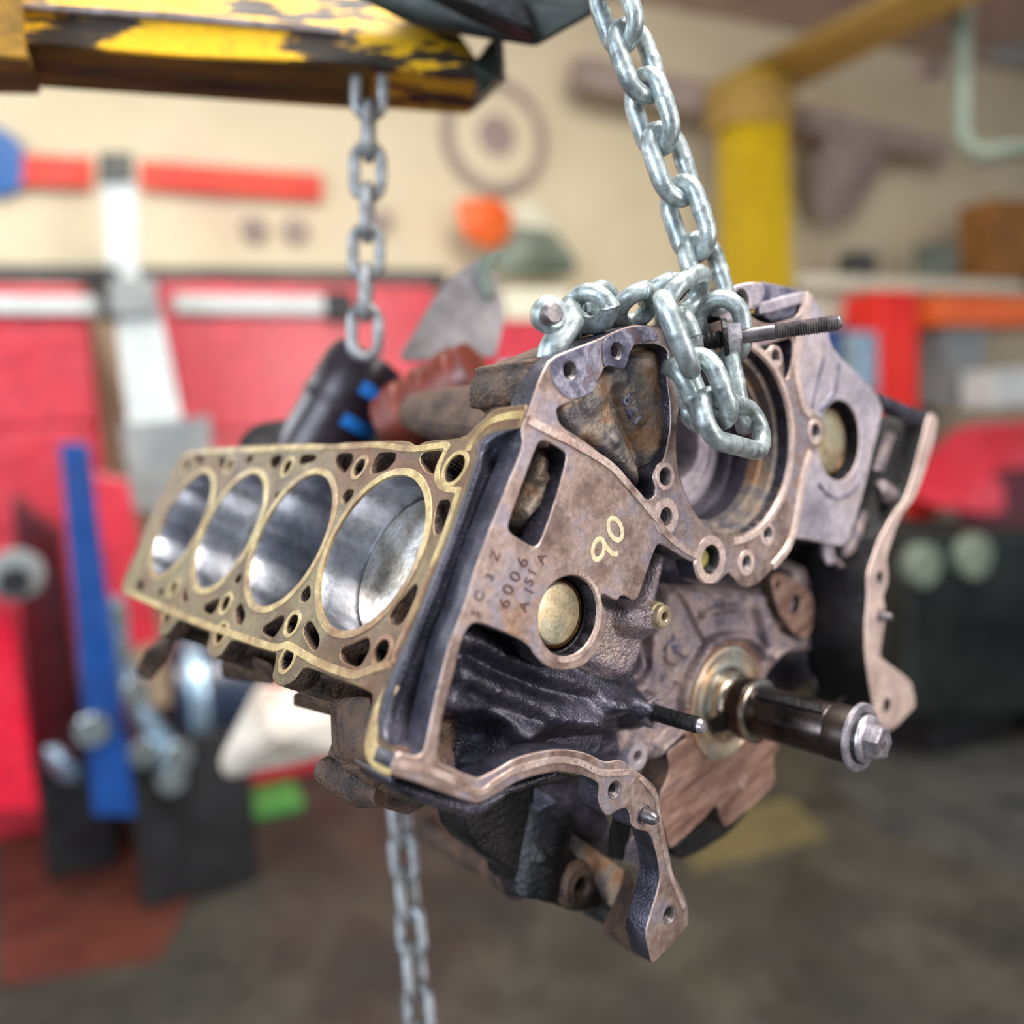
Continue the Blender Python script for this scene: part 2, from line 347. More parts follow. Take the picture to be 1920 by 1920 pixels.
# blued patch plates & bosses (slightly proud machined pads)
plate('mounting_pad', P2(chaikin(tr('j', (320,1040), (600,925), (860,830), (870,1180), (790,1420), (560,1500), (420,1440), (300,1220)), 2)), [circ(at(('j',525,1168)), .0047, 24)], .003, I4, 'blue_face', eng, .0003, top=.0004)
plate('mounting_pad', P2(chaikin(tr('j', (880,815), (1180,685), (1330,665), (1470,690), (1540,840), (1380,835), (1240,875), (1180,1000), (1150,1140), (1080,1160), (960,1110), (900,1130)), 2)), [circ(at(('j',1050,950)), .0047, 24)], .003, I4, 'blue_face', eng, .0003, top=.0008)
# raised rings round the holes
for (t, x, y, r, R) in [('c',205,1218,.0054,.0085), ('c',210,1450,.0054,.0112), ('c',845,525,.0051,.0080), ('c',1078,960,.006,.0092), ('c',800,1552,.0051,.0082), ('c',677,1720,.005,.0088), ('c',470,1700,.009,.0150)]:
    c = at((t, x, y)); lathe('raised_boss', [(r, -.001), (r, .0007), (R-.0008, .0007), (R, -.001)], Matrix.Translation((c[0], c[1], 0)), 'pink_rib', eng, 40)
# long machined ribs on the front face
NZ = (0, 0, 1)
def rib(tagname, pts, wd, h=.0012, m='rib', z=0., nm='machined_rib'):
    return ribbon(nm, [bp(p, z) for p in catmull(tr(tagname, *pts), 5)], wd, h, NZ, m, eng)
rib('b', [(650,580), (760,640), (900,710), (1110,835), (1230,960), (1390,1150), (1440,1230), (1530,1310), (1630,1370)], .0055)
rib('c', [(1045,160), (1010,330), (965,560), (1000,790), (1050,860)], .007, m='pink_rib')
rib('c', [(1050,1075), (1000,1250), (975,1420), (945,1560), (905,1650), (830,1740)], .006, m='pink_rib')
rib('e', [(110,860), (330,915), (505,1000), (600,945), (700,890), (870,845), (1000,855), (1110,905), (1250,900)], .004, .0006)
rib('e', [(1300,930), (1370,1020), (1385,1120), (1400,1220), (1430,1350), (1470,1470), (1510,1560)], .0035, .0007)
ring_pts = [np.array([*(PC+(PR+.0035)*np.array([math.cos(a), math.sin(a)])), 0]) for a in np.linspace(-1.9, 1.2, 60)]
ribbon('machined_rib', ring_pts, .005, .0009, NZ, 'pink_rib', eng)
# edge of the plate behind the top (thick dark upper edge)
plate('top_flange', P2(chaikin(tr('j', (60,1060), (130,1030), (300,1000), (840,770), (1180,650), (1330,640), (1480,670), (1560,900), (1300,1000), (700,1300), (260,1700), (130,1550), (0,1540), (0,1260), (80,1130)), 1), -.012), [], .045, I4, 'brown', eng, .0015, top=-.012)

# ---- core plugs --------------------------------------------------------------
def core_plug(c, R, z0=0., lab=None):
    fr = Matrix.Translation((c[0], c[1], z0))
    r_ = lathe('core_plug', [(R*.62, -.0105), (R*.80, -.0105), (R*.84, -.0098), (R*.86, -.0085), (R*.87, -.013), (R*.93, -.014)], fr, 'bronze', eng, 64)
    lathe('plug_wall', [(R, -.0005), (R, -.008), (R*.965, -.0085), (R*.965, -.02), (R*.8, -.022)], fr, 'dark', r_, 64)
    lathe('plug_disc', [(.0001, -.0068), (R*.5, -.0070), (R*.74, -.0078), (R*.80, -.0090), (R*.82, -.0125)], fr, 'plug', r_, 64, label='zinc plated round disc')
    return r_
core_plug(bp((1066, 1155))[:2], .0205)
def boss_arc(c, r, a0, a1, wd, h, m, z=0.):
    ribbon('plug_boss', [np.array([c[0]+r*math.cos(a), c[1]+r*math.sin(a), z]) for a in np.linspace(a0, a1, 40)], wd, h, NZ, m, eng)
boss_arc(bp((1066,1155))[:2], .0225, -2.2, 1.0, .003, .0006, 'rib')

# ---- pump bore --------------------------------------------------------------
fp = Matrix.Translation((PC[0], PC[1], 0))
lathe('pump_bore', [(PR+.0003, 0), (PR, -.0015), (PR, -.008), (PR-.0035, -.009), (PR-.004, -.016), (PR-.008, -.0165), (PR-.0085, -.024)], fp, 'rust', eng, 96)
lathe('bore_step', [(PR-.0085, -.024), (PR-.0085, -.036), (PR-.013, -.037), (PR-.013, -.05), (PR*.72, -.052)], fp, 'cast', eng, 96)
lathe('inner_bearing_ring', [(PR*.80, -.050), (PR*.78, -.046), (PR*.70, -.045), (PR*.62, -.045), (PR*.60, -.047), (PR*.42, -.047), (PR*.40, -.049), (PR*.40, -.09)], fp, 'right_face', eng, 72)
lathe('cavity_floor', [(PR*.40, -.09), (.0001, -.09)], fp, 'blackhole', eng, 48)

# ---- RIGHT PANEL ----------------------------------------------------------------
rp = P2(chaikin(tr('c', (1045,150), (1110,230), (1140,290), (1170,450), (1240,540), (1350,640), (1440,740), (1470,820), (1460,900), (1400,1150), (1340,1390), (1270,1620), (1200,1625), (1050,1590), (930,1575), (960,1300), (1000,1080), (960,900), (950,560), (1000,300)), 1), -.004)
pc = bp(px('c', 1222, 1010), -.004)[:2]
plate('right_bank_face', rp, [circ(pc, .0285, 64)], .02, I4, 'right_face', eng, .0012, top=-.004)
core_plug(pc, .0285, -.004)
for pts, wd in (([(1130,520), (1100,640), (1058,820)], .003), ([(1215,565), (1190,720), (1108,840)], .004)):
    ribbon('panel_step', [bp(p, -.004) for p in catmull(tr('c', *pts), 4)], wd, .0005, NZ, 'blue_face', eng)
ribbon('plug_boss', [np.array([pc[0]+.041*math.cos(a), pc[1]+.041*math.sin(a), -.004]) for a in np.linspace(-2.6, -.9, 30)], .0025, .001, NZ, 'blue_face', eng)
# top boss above the pump
tb = P2(chaikin(tr('c', (560,140), (640,95), (750,82), (800,120), (780,200), (735,255), (700,245), (670,290), (620,320), (560,330), (500,250)), 2), .001)
plate('lifting_boss', tb, [circ(at(('c',655,200), .001), .0062, 24)], .03, I4, 'right_face', eng, .002, top=.001)
bolt_hole(at(('c',655,200), .001), .0062, .001)
hull('valley_bridge', [bp(px('c', *p), z) for p, z in (((745,85),-.004), ((860,125),-.004), ((1020,140),-.004), ((1000,290),-.004), ((830,325),-.004), ((720,255),-.002), ((745,85),-.03), ((860,125),-.03), ((1020,140),-.03), ((1000,290),-.03), ((720,255),-.03))], 'blue_face', eng, .003)
ribbon('machined_rib', [bp(px('c', *p), -.003) for p in ((730,250), (800,235), (900,205), (1000,180))], .008, .003, NZ, 'right_face', eng)
plate('valley_floor', P2(tr('c', (440,350), (640,300), (720,260), (1000,280), (960,420), (720,480), (560,560)), -.03), [], .02, I4, 'rust', eng, .001, top=-.03)

# ---- RIGHT FLANGE ----------------------------------------------------------------
rf = tr('g', (1262,1020), (1290,1010), (1325,1050), (1310,1180), (1255,1370), (1190,1560), (1145,1640), (1080,1720), (1030,1830)) + tr('l', (870,170), (800,370), (815,480), (812,600), (770,680), (785,780), (785,900), (760,1080), (745,1185), (880,1290), (1000,1380), (1030,1500), (1035,1600), (940,1700), (820,1815),
     (700,1700), (690,1600), (650,1380), (620,1150), (620,900), (640,700), (635,500), (665,420), (740,210)) + tr('g', (950,1830), (1010,1720), (1100,1600), (1150,1450), (1200,1250))
rfh = [(at(('l',738,532)), .0035), (at(('l',742,850)), .0035), (at(('l',798,1580)), .0045)]
plate('right_flange', P2(chaikin(rf, 1)), [circ(c, r, 20) for c, r in rfh], .05, I4, 'pink_rib', eng, .0015)
for c, r in rfh: bolt_hole(c, r, m='dark')
c = rfh[1][0]; lathe('dowel_pin', [(.0001, .009), (.0022, .009), (.003, .0075), (.0035, 0), (.0035, -.012)], Matrix.Translation((c[0], c[1], 0)), 'stud', eng, 20)
hull('right_bank_lip', [bp(px('g', *p), z) for p, z in (((900,870),-.004), ((960,960),-.004), ((1200,1060),-.003), ((1260,1020),-.002), ((1250,1100),-.004), ((1190,1120),-.006), ((960,1030),-.010), ((905,960),-.02), ((900,870),-.02), ((1260,1020),-.02))], 'cast', eng, .003)
ribbon('panel_step', [bp(p, -.018) for p in catmull(tr('l', (610,0), (560,150), (500,290), (440,340)), 5)], .006, .003, NZ, 'cast_mid', eng)
ribbon('panel_step', [bp(p, -.018) for p in catmull(tr('g', (985,1160), (950,1260), (900,1420)), 5)], .008, .004, NZ, 'cast_mid', eng)
hull('clip_lug', [bp(px('g', *p), z) for p, z in (((880,1500),-.01), ((960,1460),-.006), ((1070,1570),-.006), ((1020,1640),-.008), ((930,1650),-.01), ((960,1560),.002), ((880,1500),-.03), ((1040,1570),-.02), ((930,1650),-.03))], 'cast_mid', eng, .003)
hull('cast_lug', [bp(px('l', *p), z) for p, z in (((280,215),-.014), ((350,225),-.014), ((385,400),-.014), ((320,450),-.014), ((260,370),-.018), ((245,280),-.018), ((300,250),-.04), ((330,400),-.04))], 'right_face', eng, .003)
tube('cast_lug', [bp(px('l', *p), -.022) for p in ((370,400), (430,450), (490,490))], [.003,.003,.006], 'cast_mid', eng)
hull('cast_lug', [bp(px('l', *p), z) for p, z in (((400,1310),-.05), ((470,1300),-.05), ((540,1590),-.03), ((370,1590),-.03), ((460,1500),-.02), ((370,1590),-.07), ((540,1590),-.07))], 'cast_mid', eng, .002)
hull('cast_lug', [bp(px('l', *p), z) for p, z in (((180,1230),-.05), ((290,1230),-.05), ((290,1350),-.045), ((230,1500),-.045), ((190,1400),-.045), ((180,1230),-.07), ((230,1500),-.07))], 'cast_mid', eng, .003)
hull('cast_lug', [bp(px('l', *p), z) for p, z in (((450,570),-.03), ((600,560),-.03), ((610,640),-.03), ((460,640),-.035), ((450,570),-.07), ((610,640),-.07))], 'cast_mid', eng, .004)

# ---- CAST RELIEF (height field) ------------------------------------------------------
ST = .0009
xs = np.arange(-.29, .262, ST); ys = np.arange(-.10, .30, ST)
GX, GY = np.meshgrid(xs, ys)
def inpoly(P, X=GX, Y=GY):
    r = np.zeros(X.shape, bool); n_ = len(P)
    for k in range(n_):
        x1, y1 = P[k]; x2, y2 = P[(k+1) % n_]
        cnd = ((y1 > Y) != (y2 > Y)); r ^= cnd & (X < (x2-x1)*(Y-y1)/((y2-y1) or 1e-12)+x1)
    return r
def blur(Zm, r):
    k = int(round(r/ST)); 
    if k < 1: return Zm
    for _ in range(2):
        for ax in (0, 1):
            c = np.cumsum(np.concatenate([np.repeat(Zm.take([0], ax), k+1, ax), Zm, np.repeat(Zm.take([-1], ax), k, ax)], ax), ax)
            n_ = Zm.shape[ax]
            hi = c.take(range(2*k+1, 2*k+1+n_), ax) if False else c.take(np.arange(n_)+2*k, ax); lo = c.take(np.arange(n_), ax)
            Zm = (hi-lo)/(2*k)
    return Zm
Zf = np.full(GX.shape, -.075)
def reg(tagn, pts, z): Zf[inpoly(P2(tr(tagn, *pts), z))] = z
# window floor
reg('e', [(340,60), (480,60), (1250,250), (1330,560), (1250,900), (900,880), (500,1000), (200,950), (150,700)], -.028)
reg('e', [(150,640), (420,600), (540,700), (760,690), (1000,720), (1200,700), (1290,860), (1100,900), (900,860), (500,1010), (150,950)], -.044)
# grey textured shoulder right of the core plug
reg('b', [(1000,1560), (1160,1660), (1300,1640), (1400,1310), (1490,1340), (1455,1540), (1430,1650), (1400,1760), (1320,1920), (1000,1920)], -.012)
reg('e', [(1050,100), (1330,150), (1350,260), (1290,430), (1260,500), (1140,470), (1000,400), (880,380)], -.014)
# web carrying the crank seal
reg('k', [(330,230), (420,180), (620,215), (1050,215), (1200,120), (1380,20), (1700,0), (1800,330), (1830,700), (1830,900), (1500,900), (1330,1100), (1100,1700), (500,1600), (180,1920), (-40,1900), (-60,1500), (40,1150), (200,650), (300,560)], -.045)
reg('b', [(1480,1320), (1620,1400), (1660,1560), (1500,1550), (1440,1500)], -.075)
reg('k', [(345,140), (400,-120), (1000,-120), (1120,100), (1040,190), (620,190), (500,175)], -.085)
# triangle recess and slot floors
reg('b', [(780,480), (1100,200), (1580,80), (1600,620), (1540,1100), (1340,1080), (1100,850), (800,640)], -.0085)
reg('b', [(680,680), (920,740), (900,860), (740,1340), (500,1240), (600,950)], -.015)
Zf = blur(Zf, .0028)
def ridge(tagn, pts, r, h, z, sharp=2., neg=False, pt=False):
    if z == zw or z == -.045: r = r*1.12
    global Zf
    P = [bp(p, z)[:2] for p in tr(tagn, *pts)]
    D = np.full(GX.shape, 9.)
    if len(P) == 1: D = np.hypot(GX-P[0][0], GY-P[0][1])
    for a, b in zip(P[:-1], P[1:]):
        v = b-a; t = np.clip(((GX-a[0])*v[0]+(GY-a[1])*v[1])/(v@v), 0, 1)
        D = np.minimum(D, np.hypot(GX-a[0]-t*v[0], GY-a[1]-t*v[1]))
    w_ = np.clip(1.35*(1-D/r), 0, 1); w_ = w_*w_*(3-2*w_)
    Zf = Zf+(-h if neg else h)*w_**(1/sharp)
def ringemb(tagn, c, R, z, h=.0007, wd=.0009):
    global Zf
    C_ = bp(px(tagn, *c), z)[:2]; D = np.abs(np.hypot(GX-C_[0], GY-C_[1])-R); w_ = np.clip(1-D/wd, 0, 1); Zf = Zf+h*w_
zw = -.028; 
ridge('e', [(400,250), (600,350), (800,430), (1000,500), (1230,570)], .010, .010, zw, 1.2)
ridge('e', [(380,420), (560,500), (760,575), (1000,610), (1120,590)], .009, .011, zw, 1.2)
ridge('e', [(340,560), (520,650), (720,690), (900,700), (1010,690)], .010, .009, zw, 1.2)
ridge('e', [(430,330), (600,425), (800,500), (1010,555)], .004, .007, zw, 1, neg=True)
ridge('e', [(400,500), (560,580), (760,640)], .003, .004, zw, 1, neg=True)
ridge('e', [(500,860), (540,780)], .014, .022, -.045, 1.3)
ridge('e', [(620,700), (700,760), (800,820)], .008, .008, -.045, 1.2)
Zf = blur(Zf, .0024)
for c_ in ((590,355), (785,460), (945,510), (1105,555), (560,520), (725,580), (880,650), (1005,680), (515,655)): ringemb('e', c_, .0034, -.026, .0012, .0011); ringemb('e', c_, .0015, -.026, .0008, .0009)
# boss of the left dowel & stud
ridge('e', [(1230,140), (1340,160)], .013, .0085, -.014, 1.4)
ridge('e', [(1250,600), (1350,620)], .014, .010, -.03, 1.6)
# web relief
zc = -.045
for pts, r, h in (([(665,470), (760,425), (900,400), (1010,400), (1060,330), (1060,240)], .0026, .0040), ([(470,250), (560,430), (690,690)], .0018, -.0025), ([(720,720), (640,860), (560,1000), (500,1130), (470,1250), (480,1330)], .0030, .0050),
                  ([(740,715), (840,670), (960,660), (1080,670), (1180,740), (1240,860)], .0030, .0050), ([(1170,400), (1210,520), (1270,740)], .0032, .0050), ([(1330,860), (1400,800), (1460,770)], .0028, .0045),
                  ([(210,680), (200,860), (200,970), (150,1060), (80,1090)], .0026, -.0040), ([(460,1560), (350,1620), (260,1720), (230,1820), (190,1900)], .0034, .0060), ([(60,1180), (130,1150), (220,1200)], .002, .002),
                  ([(420,690), (340,740), (320,860), (350,950), (430,970)], .0016, -.0022), ([(400,780), (430,840), (530,900)], .0018, -.002), ([(820,240), (840,330), (900,350)], .0016, -.002), ([(1440,100), (1300,210), (1310,330), (1440,600), (1650,720)], .0022, -.004)):
    ridge('k', pts, r*1.15, abs(h)*1.5, zc, 1.3, neg=h < 0)
for c_ in ((900,260), (690,270), (690,350), (310,1040), (440,1080), (1330,540)): ridge('k', [c_], .004, .0018, zc, 1.2)
ridge('k', [(390,830)], .010, .0016, zc, 3)
# triangle recess relief
zt = -.0085
ridge('b', [(1150,420), (1190,560), (1260,700), (1320,830), (1350,960)], .0060, .0055, zt, 1.2, neg=True)
ridge('b', [(1010,470), (1080,380), (1160,330)], .010, .003, zt, 1.3)
ridge('b', [(1330,300), (1400,500), (1410,700)], .014, .003, zt, 1.2)
ridge('b', [(1150,700)], .005, .002, zt, 1.6)
ridge('b', [(1230,350), (1290,560)], .007, .0012, zt, 3)
for c_ in ((1240,400), (1240,470), (1265,525), (1290,575)): ringemb('b', c_, .0021, zt, .0014, .0009)
# slot relief
zs = -.015
ridge('b', [(700,860)], .009, .004, zs, 2); ringemb('b', (700,860), .0062, zs, .0012, .0009)
ridge('b', [(760,930), (690,1040), (620,1110)], .006, .005, zs, 1.2); ridge('b', [(800,830), (760,1000), (690,1180), (660,1260)], .005, .004, zs, 1, neg=True); ringemb('b', (595,1130), .003, zs, .0012, .0009)
Zf += .00035*blur(rng.rand(*Zf.shape)-.5, .0015)*6
mask = inpoly(P2([(960,700), (1050,640), (1200,600), (1330,560), (1500,560), (1600,640), (1690,730), (1735,800), (1700,900), (1620,1080), (1640,1300), (1560,1360), (1420,1420), (1300,1440), (1240,1480), (1160,1480), (1080,1450), (1000,1455), (900,1500), (800,1480), (700,1440), (760,1150), (900,900)], -.02))
NN = GX*DN[0]+GY*DN[1]; UU = GX*DU[0]+GY*DU[1]
mask &= NN < HD-.014
Zf = np.where((NN > HD-.17) & (np.abs(UU) < .075), np.maximum(Zf, -.0395), Zf)
mask &= ~(np.hypot(GX-PC[0], GY-PC[1]) < PR-.001)
mask &= ~(np.hypot(GX-bp((1066,1155))[0], GY-bp((1066,1155))[1]) < .020)
QX = RB[0,0]*GX+RB[0,1]*GY+RB[0,2]*Zf+TB[0]; QY = RB[1,0]*GX+RB[1,1]*GY+RB[1,2]*Zf+TB[1]; QZ = RB[2,0]*GX+RB[2,1]*GY+RB[2,2]*Zf+TB[2]
mask &= ~inpoly(tr('b', (-400,-300), (1380,-300), (1380,25), (1240,40), (1050,108), (775,210), (720,330), (665,490), (612,625), (625,715), (460,1130), (330,1480)) + tr('e', (468,15), (430,130), (375,260), (345,380), (300,560), (262,750), (235,812), (118,800), (75,915), (200,960), (-900,1200)), QX/QZ*F+960, QY/QZ*F+960)   # nothing outboard of the bank's outer edge
def hf_mesh(name, sel, m):
    idx = -np.ones(GX.shape, int); q_ = sel[:-1,:-1] & sel[1:,:-1] & sel[:-1,1:] & sel[1:,1:]
    used = np.zeros(GX.shape, bool); used[:-1,:-1] |= q_; used[1:,:-1] |= q_; used[:-1,1:] |= q_; used[1:,1:] |= q_
    n_ = used.sum(); idx[used] = np.arange(n_)
    V = np.stack([GX[used], GY[used], Zf[used]], 1).astype(np.float32)
    r, c = np.nonzero(q_); Q = np.stack([idx[r,c], idx[r,c+1], idx[r+1,c+1], idx[r+1,c]], 1).astype(np.int32)
    me = bpy.data.meshes.new(name); me.vertices.add(n_); me.vertices.foreach_set('co', V.ravel())
    me.loops.add(Q.size); me.loops.foreach_set('vertex_index', Q.ravel())
    me.polygons.add(len(Q)); me.polygons.foreach_set('loop_start', np.arange(0, Q.size, 4, dtype=np.int32)); me.polygons.foreach_set('loop_total', np.full(len(Q), 4, np.int32))
    me.update(); me.validate()
    return link(name, me, m, eng, smooth=True)
def grow(a):
    b = a.copy(); b[1:] |= a[:-1]; b[:-1] |= a[1:]; b[:,1:] |= a[:,:-1]; b[:,:-1] |= a[:,1:]; return b
trm = inpoly(P2(tr('b', (780,480), (1100,200), (1580,80), (1600,620), (1530,1110), (1340,1090), (1090,850), (790,640)), -.004))
slm = inpoly(P2(tr('b', (680,680), (920,740), (900,860), (740,1340), (500,1240), (600,950)), -.004))
webm = inpoly(P2(tr('k', (300,230), (420,185), (620,205), (1050,205), (1180,120), (1700,-60), (1860,330), (1860,960), (1500,960), (1330,1100), (1100,1760), (500,1700), (180,1960), (-100,1960), (-120,1400), (0,1150), (60,700), (120,300)), zc))
shm = inpoly(P2(tr('b', (1000,1500), (1160,1600), (1300,1580), (1395,1290), (1500,1300), (1470,1540), (1500,1700), (1420,1920), (1000,2000)), -.012)) | inpoly(P2(tr('e', (1050,100), (1350,120), (1350,260), (1290,430), (1260,480), (1140,450), (1000,390), (880,370)), -.014))
hf_mesh('recessed_casting', mask & trm, 'rust')
hf_mesh('slot_casting', mask & grow(slm & ~trm), 'rust')
hf_mesh('crank_web', mask & grow((webm | shm) & ~slm & ~trm), 'cast_mid')
hf_mesh('front_casting', mask & grow(~(webm | shm) & ~slm & ~trm), 'cast')

# ---- CRANK --------------------------------------------------------------------
def cyl(nm, prof, m, parent=eng, n=72, label=None): return lathe(nm, prof, I4, m, parent, n, label=label)
cyl('web_ring', [(.0470, -.0470), (.0462, -.0440), (.0405, -.0436), (.0400, -.0445)], 'cap', eng, 96)
cyl('seal_land', [(.0400, -.0445), (.0396, -.0425), (.0372, -.0420), (.0360, -.0432), (.0300, -.0436), (.0295, -.0424), (.0262, -.0420), (.0255, -.0440), (.024, -.045)], 'copper_ring', eng, 96)
crank = cyl('crankshaft', [(.0248, -.0460), (.0248, -.0420), (.0240, -.0412), (.0232, -.0405), (.0226, -.0345), (.0212, -.0338), (.0204, -.0325), (.0204, -.0310), (.0213, -.0300)], 'steel')
cyl('crank_shoulder', [(.0213, -.0300), (.0214, -.0195), (.0208, -.0188)], 'steel_dark', crank)
cyl('shoulder_ring', [(.0208, -.0190), (.0219, -.0184), (.0222, -.0170), (.0219, -.0156), (.0205, -.0148), (.0172, -.0146)], 'steel', crank)
cyl('crank_snout', [(.0172, -.0148), (.0174, -.0142), (.0174, .0375), (.0171, .0382)], 'steel_dark', crank)
cyl('snout_collar', [(.0171, .0380), (.0176, .0386), (.0176, .0520), (.0168, .0532), (.0001, .0532)], 'collar', crank)
cyl('washer', [(.0001, .0568), (.0203, .0568), (.0211, .0560), (.0211, .0542), (.0200, .0534), (.0001, .0534)], 'bolt', crank)
cyl('bolt_neck', [(.0001, .0592), (.0156, .0592), (.0158, .0568)], 'dark', crank)
cyl('bolt_flange', [(.0001, .0622), (.0128, .0622), (.0146, .0610), (.0150, .0592), (.0001, .0591)], 'bolt', crank)
def hexprism(nm, c, R, z0, z1, m, parent, a0=.3, ch=.0012):
    V = []; Fc = []
    for k in range(6):
        a = a0+k*math.pi/3; V += [(c[0]+R*math.cos(a), c[1]+R*math.sin(a), z0), (c[0]+R*math.cos(a), c[1]+R*math.sin(a), z1-ch), (c[0]+(R-ch*1.3)*math.cos(a), c[1]+(R-ch*1.3)*math.sin(a), z1)]
    for k in range(6):
        j_ = (k+1) % 6; Fc += [(3*k, 3*j_, 3*j_+1, 3*k+1), (3*k+1, 3*j_+1, 3*j_+2, 3*k+2)]
    Fc.append(tuple(3*k+2 for k in range(6)))
    return link(nm, mesh(nm, V, Fc), m, parent)
hexprism('crank_bolt', (0,0), .0108, .0620, .0705, 'bolt', crank, .55)
kf = Matrix.Rotation(math.radians(108), 4, 'Z')
hull('key', [kf @ Vector(p) for p in ((.0165,-.0032,-.013), (.0165,.0032,-.013), (.0190,-.0030,-.0125), (.0190,.0030,-.0125), (.0165,-.0032,.037), (.0165,.0032,.037), (.0190,-.0030,.0365), (.0190,.0030,.0365))], 'dark', crank, .0004)
kf2 = Matrix.Rotation(math.radians(190), 4, 'Z')
hull('oil_flat', [kf2 @ Vector(p) for p in ((.018,-.004,-.0415), (.018,.011,-.0415), (.0246,-.003,-.0415), (.0238,.009,-.0415), (.018,-.012,-.029), (.018,.004,-.029), (.0228,-.011,-.029), (.0230,.003,-.029))], 'blackhole', crank, .0005)
# ---- bearing cap plate below crank ---------------------------------------------------
capo = tr('d', (440,1190), (600,1080), (760,1060), (900,1080), (1060,1160), (1020,1210), (1030,1350), (1010,1390), (960,1440), (760,1610), (735,1560), (712,1485), (690,1500), (640,1560), (490,1700), (455,1722), (430,1640), (395,1520), (400,1420), (445,1330), (455,1270))
plate('main_bearing_cap', P2(chaikin(capo, 1, .12), -.044), [], .022, I4, 'cap', eng, .0010, top=-.044)
plate('main_bearing_cap', P2(chaikin(tr('d', (470,1700), (640,1590), (760,1540), (900,1500), (780,1640), (620,1740), (500,1790)), 1), -.075), [], .03, I4, 'dark', eng, .001, top=-.075)
# water port pad on the right of the web
pad = P2(chaikin(tr('k', (1345,170), (1370,90), (1440,70), (1520,110), (1700,230), (1760,330), (1750,560), (1700,680), (1650,700), (1560,640), (1440,480), (1380,320)), 2), -.040)
ph = at(('k',1575,370), -.040); ph2 = at(('k',1418,185), -.040)
plate('water_port_pad', pad, [circ(ph, .0075, 32), circ(ph2, .0028, 20)], .010, I4, 'cap', eng, .0008, top=-.040)
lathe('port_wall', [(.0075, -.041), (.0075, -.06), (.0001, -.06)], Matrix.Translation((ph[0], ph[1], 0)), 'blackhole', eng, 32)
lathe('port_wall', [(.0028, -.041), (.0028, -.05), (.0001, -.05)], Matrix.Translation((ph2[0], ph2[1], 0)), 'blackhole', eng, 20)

# ---- dowel bush and studs on the left --------------------------------------------------
c = bp((1245, 1156), -.002)[:2]
lathe('hollow_dowel', [(.0026, -.014), (.0026, .0002), (.0032, .0008), (.0055, .0008), (.0066, 0), (.0066, -.003), (.0076, -.0036), (.0080, -.005), (.0085, -.018)], Matrix.Translation((c[0], c[1], -.002)), 'plug', eng, 40, label='pale zinc hollow dowel')
lathe('dowel_hole', [(.0026, -.012), (.0001, -.012)], Matrix.Translation((c[0], c[1], 0)), 'blackhole', eng, 20)
c = bp(px('k', 250, 1400), -.012)[:2]
lathe('stud_boss', [(.0048, -.0125), (.0056, -.012), (.0082, -.012), (.0092, -.013), (.0105, -.030)], Matrix.Translation((c[0], c[1], 0)), 'cast_mid', eng, 40)
lathe('dowel_stud', [(.0048, -.02), (.0048, .018), (.0044, .020), (.0030, .0225), (.0001, .0228)], Matrix.Translation((c[0], c[1], 0)), 'dark', eng, 32, label='black dowel stud with bright tip')
lathe('stud_tip', [(.0044, .0202), (.0030, .0227), (.0001, .0230)], Matrix.Translation((c[0], c[1], 0)), 'bolt', eng, 32)
c = bp(px('m', 1570, 415), 0)[:2]
lathe('dowel_pin', [(.0001, .010), (.0022, .010), (.0034, .008), (.0040, .0068), (.0040, -.001), (.0056, -.001), (.0056, .0004), (.0052, .0008)], Matrix.Translation((c[0], c[1], 0)), 'stud', eng, 28)
c = bp(px('k', 75, 1810), -.040)[:2]
lathe('bolt_hole_boss', [(.0001, -.046), (.0036, -.046), (.0036, -.040), (.0042, -.0395), (.0090, -.0395), (.0098, -.042), (.0098, -.05)], Matrix.Translation((c[0], c[1], 0)), 'right_face', eng, 32)

# ---- writing -------------------------------------------------------------------------
def text(body, tagn, p0, p1, size, m, h=.00035, z=.0, parent=eng, bold=0., nm='stamped_text', fr=None, sx=1., space=1.):
    cu = bpy.data.curves.new('t', 'FONT'); cu.body = body; cu.size = size; cu.extrude = h; cu.offset = bold; cu.resolution_u = 3; cu.space_character = space
    to = bpy.data.objects.new('t', cu); COL.objects.link(to); dg = bpy.context.evaluated_depsgraph_get()
    me = bpy.data.meshes.new_from_object(to.evaluated_get(dg)); bpy.data.objects.remove(to)
    if fr is None:
        a = bp(px(tagn, *p0), z); b = bp(px(tagn, *p1), z); an = math.atan2(b[1]-a[1], b[0]-a[0])
        fr = Matrix.Translation(a) @ Matrix.Rotation(an, 4, 'Z') @ Matrix.Diagonal((sx, 1, 1, 1))
    me.transform(fr); return link(nm, me, m, parent)
def stroke_text(polys, tagn, r, m, z=.0002, nm='stamped_text', flat=.35):
    """hand-cut characters: each stroke a thin half-round bead lying on the face"""
    obs = []
    bm = bmesh.new()
    for pts in polys:
        P = [Vector(bp(p, z)) for p in catmull(tr(tagn, *pts), 5)]
        n = 8; rows = []
        for k, p in enumerate(P):
            t = (P[min(k+1, len(P)-1)]-P[max(k-1, 0)]).normalized(); sd = Vector((0,0,1)).cross(t)
            rows.append([bm.verts.new(p+sd*math.cos(a)*r+Vector((0,0,1))*math.sin(a)*r*flat) for a in [math.pi*i_/n for i_ in range(n+1)]])
        for a, b in zip(rows[:-1], rows[1:]):
            for i_ in range(n): bm.faces.new((a[i_], a[i_+1], b[i_+1], b[i_]))
        bm.faces.new(rows[0]); bm.faces.new(rows[-1][::-1])
    bmesh.ops.recalc_face_normals(bm, faces=bm.faces)
    me = bpy.data.meshes.new(nm); bm.to_mesh(me); bm.free(); return link(nm, me, m, eng)
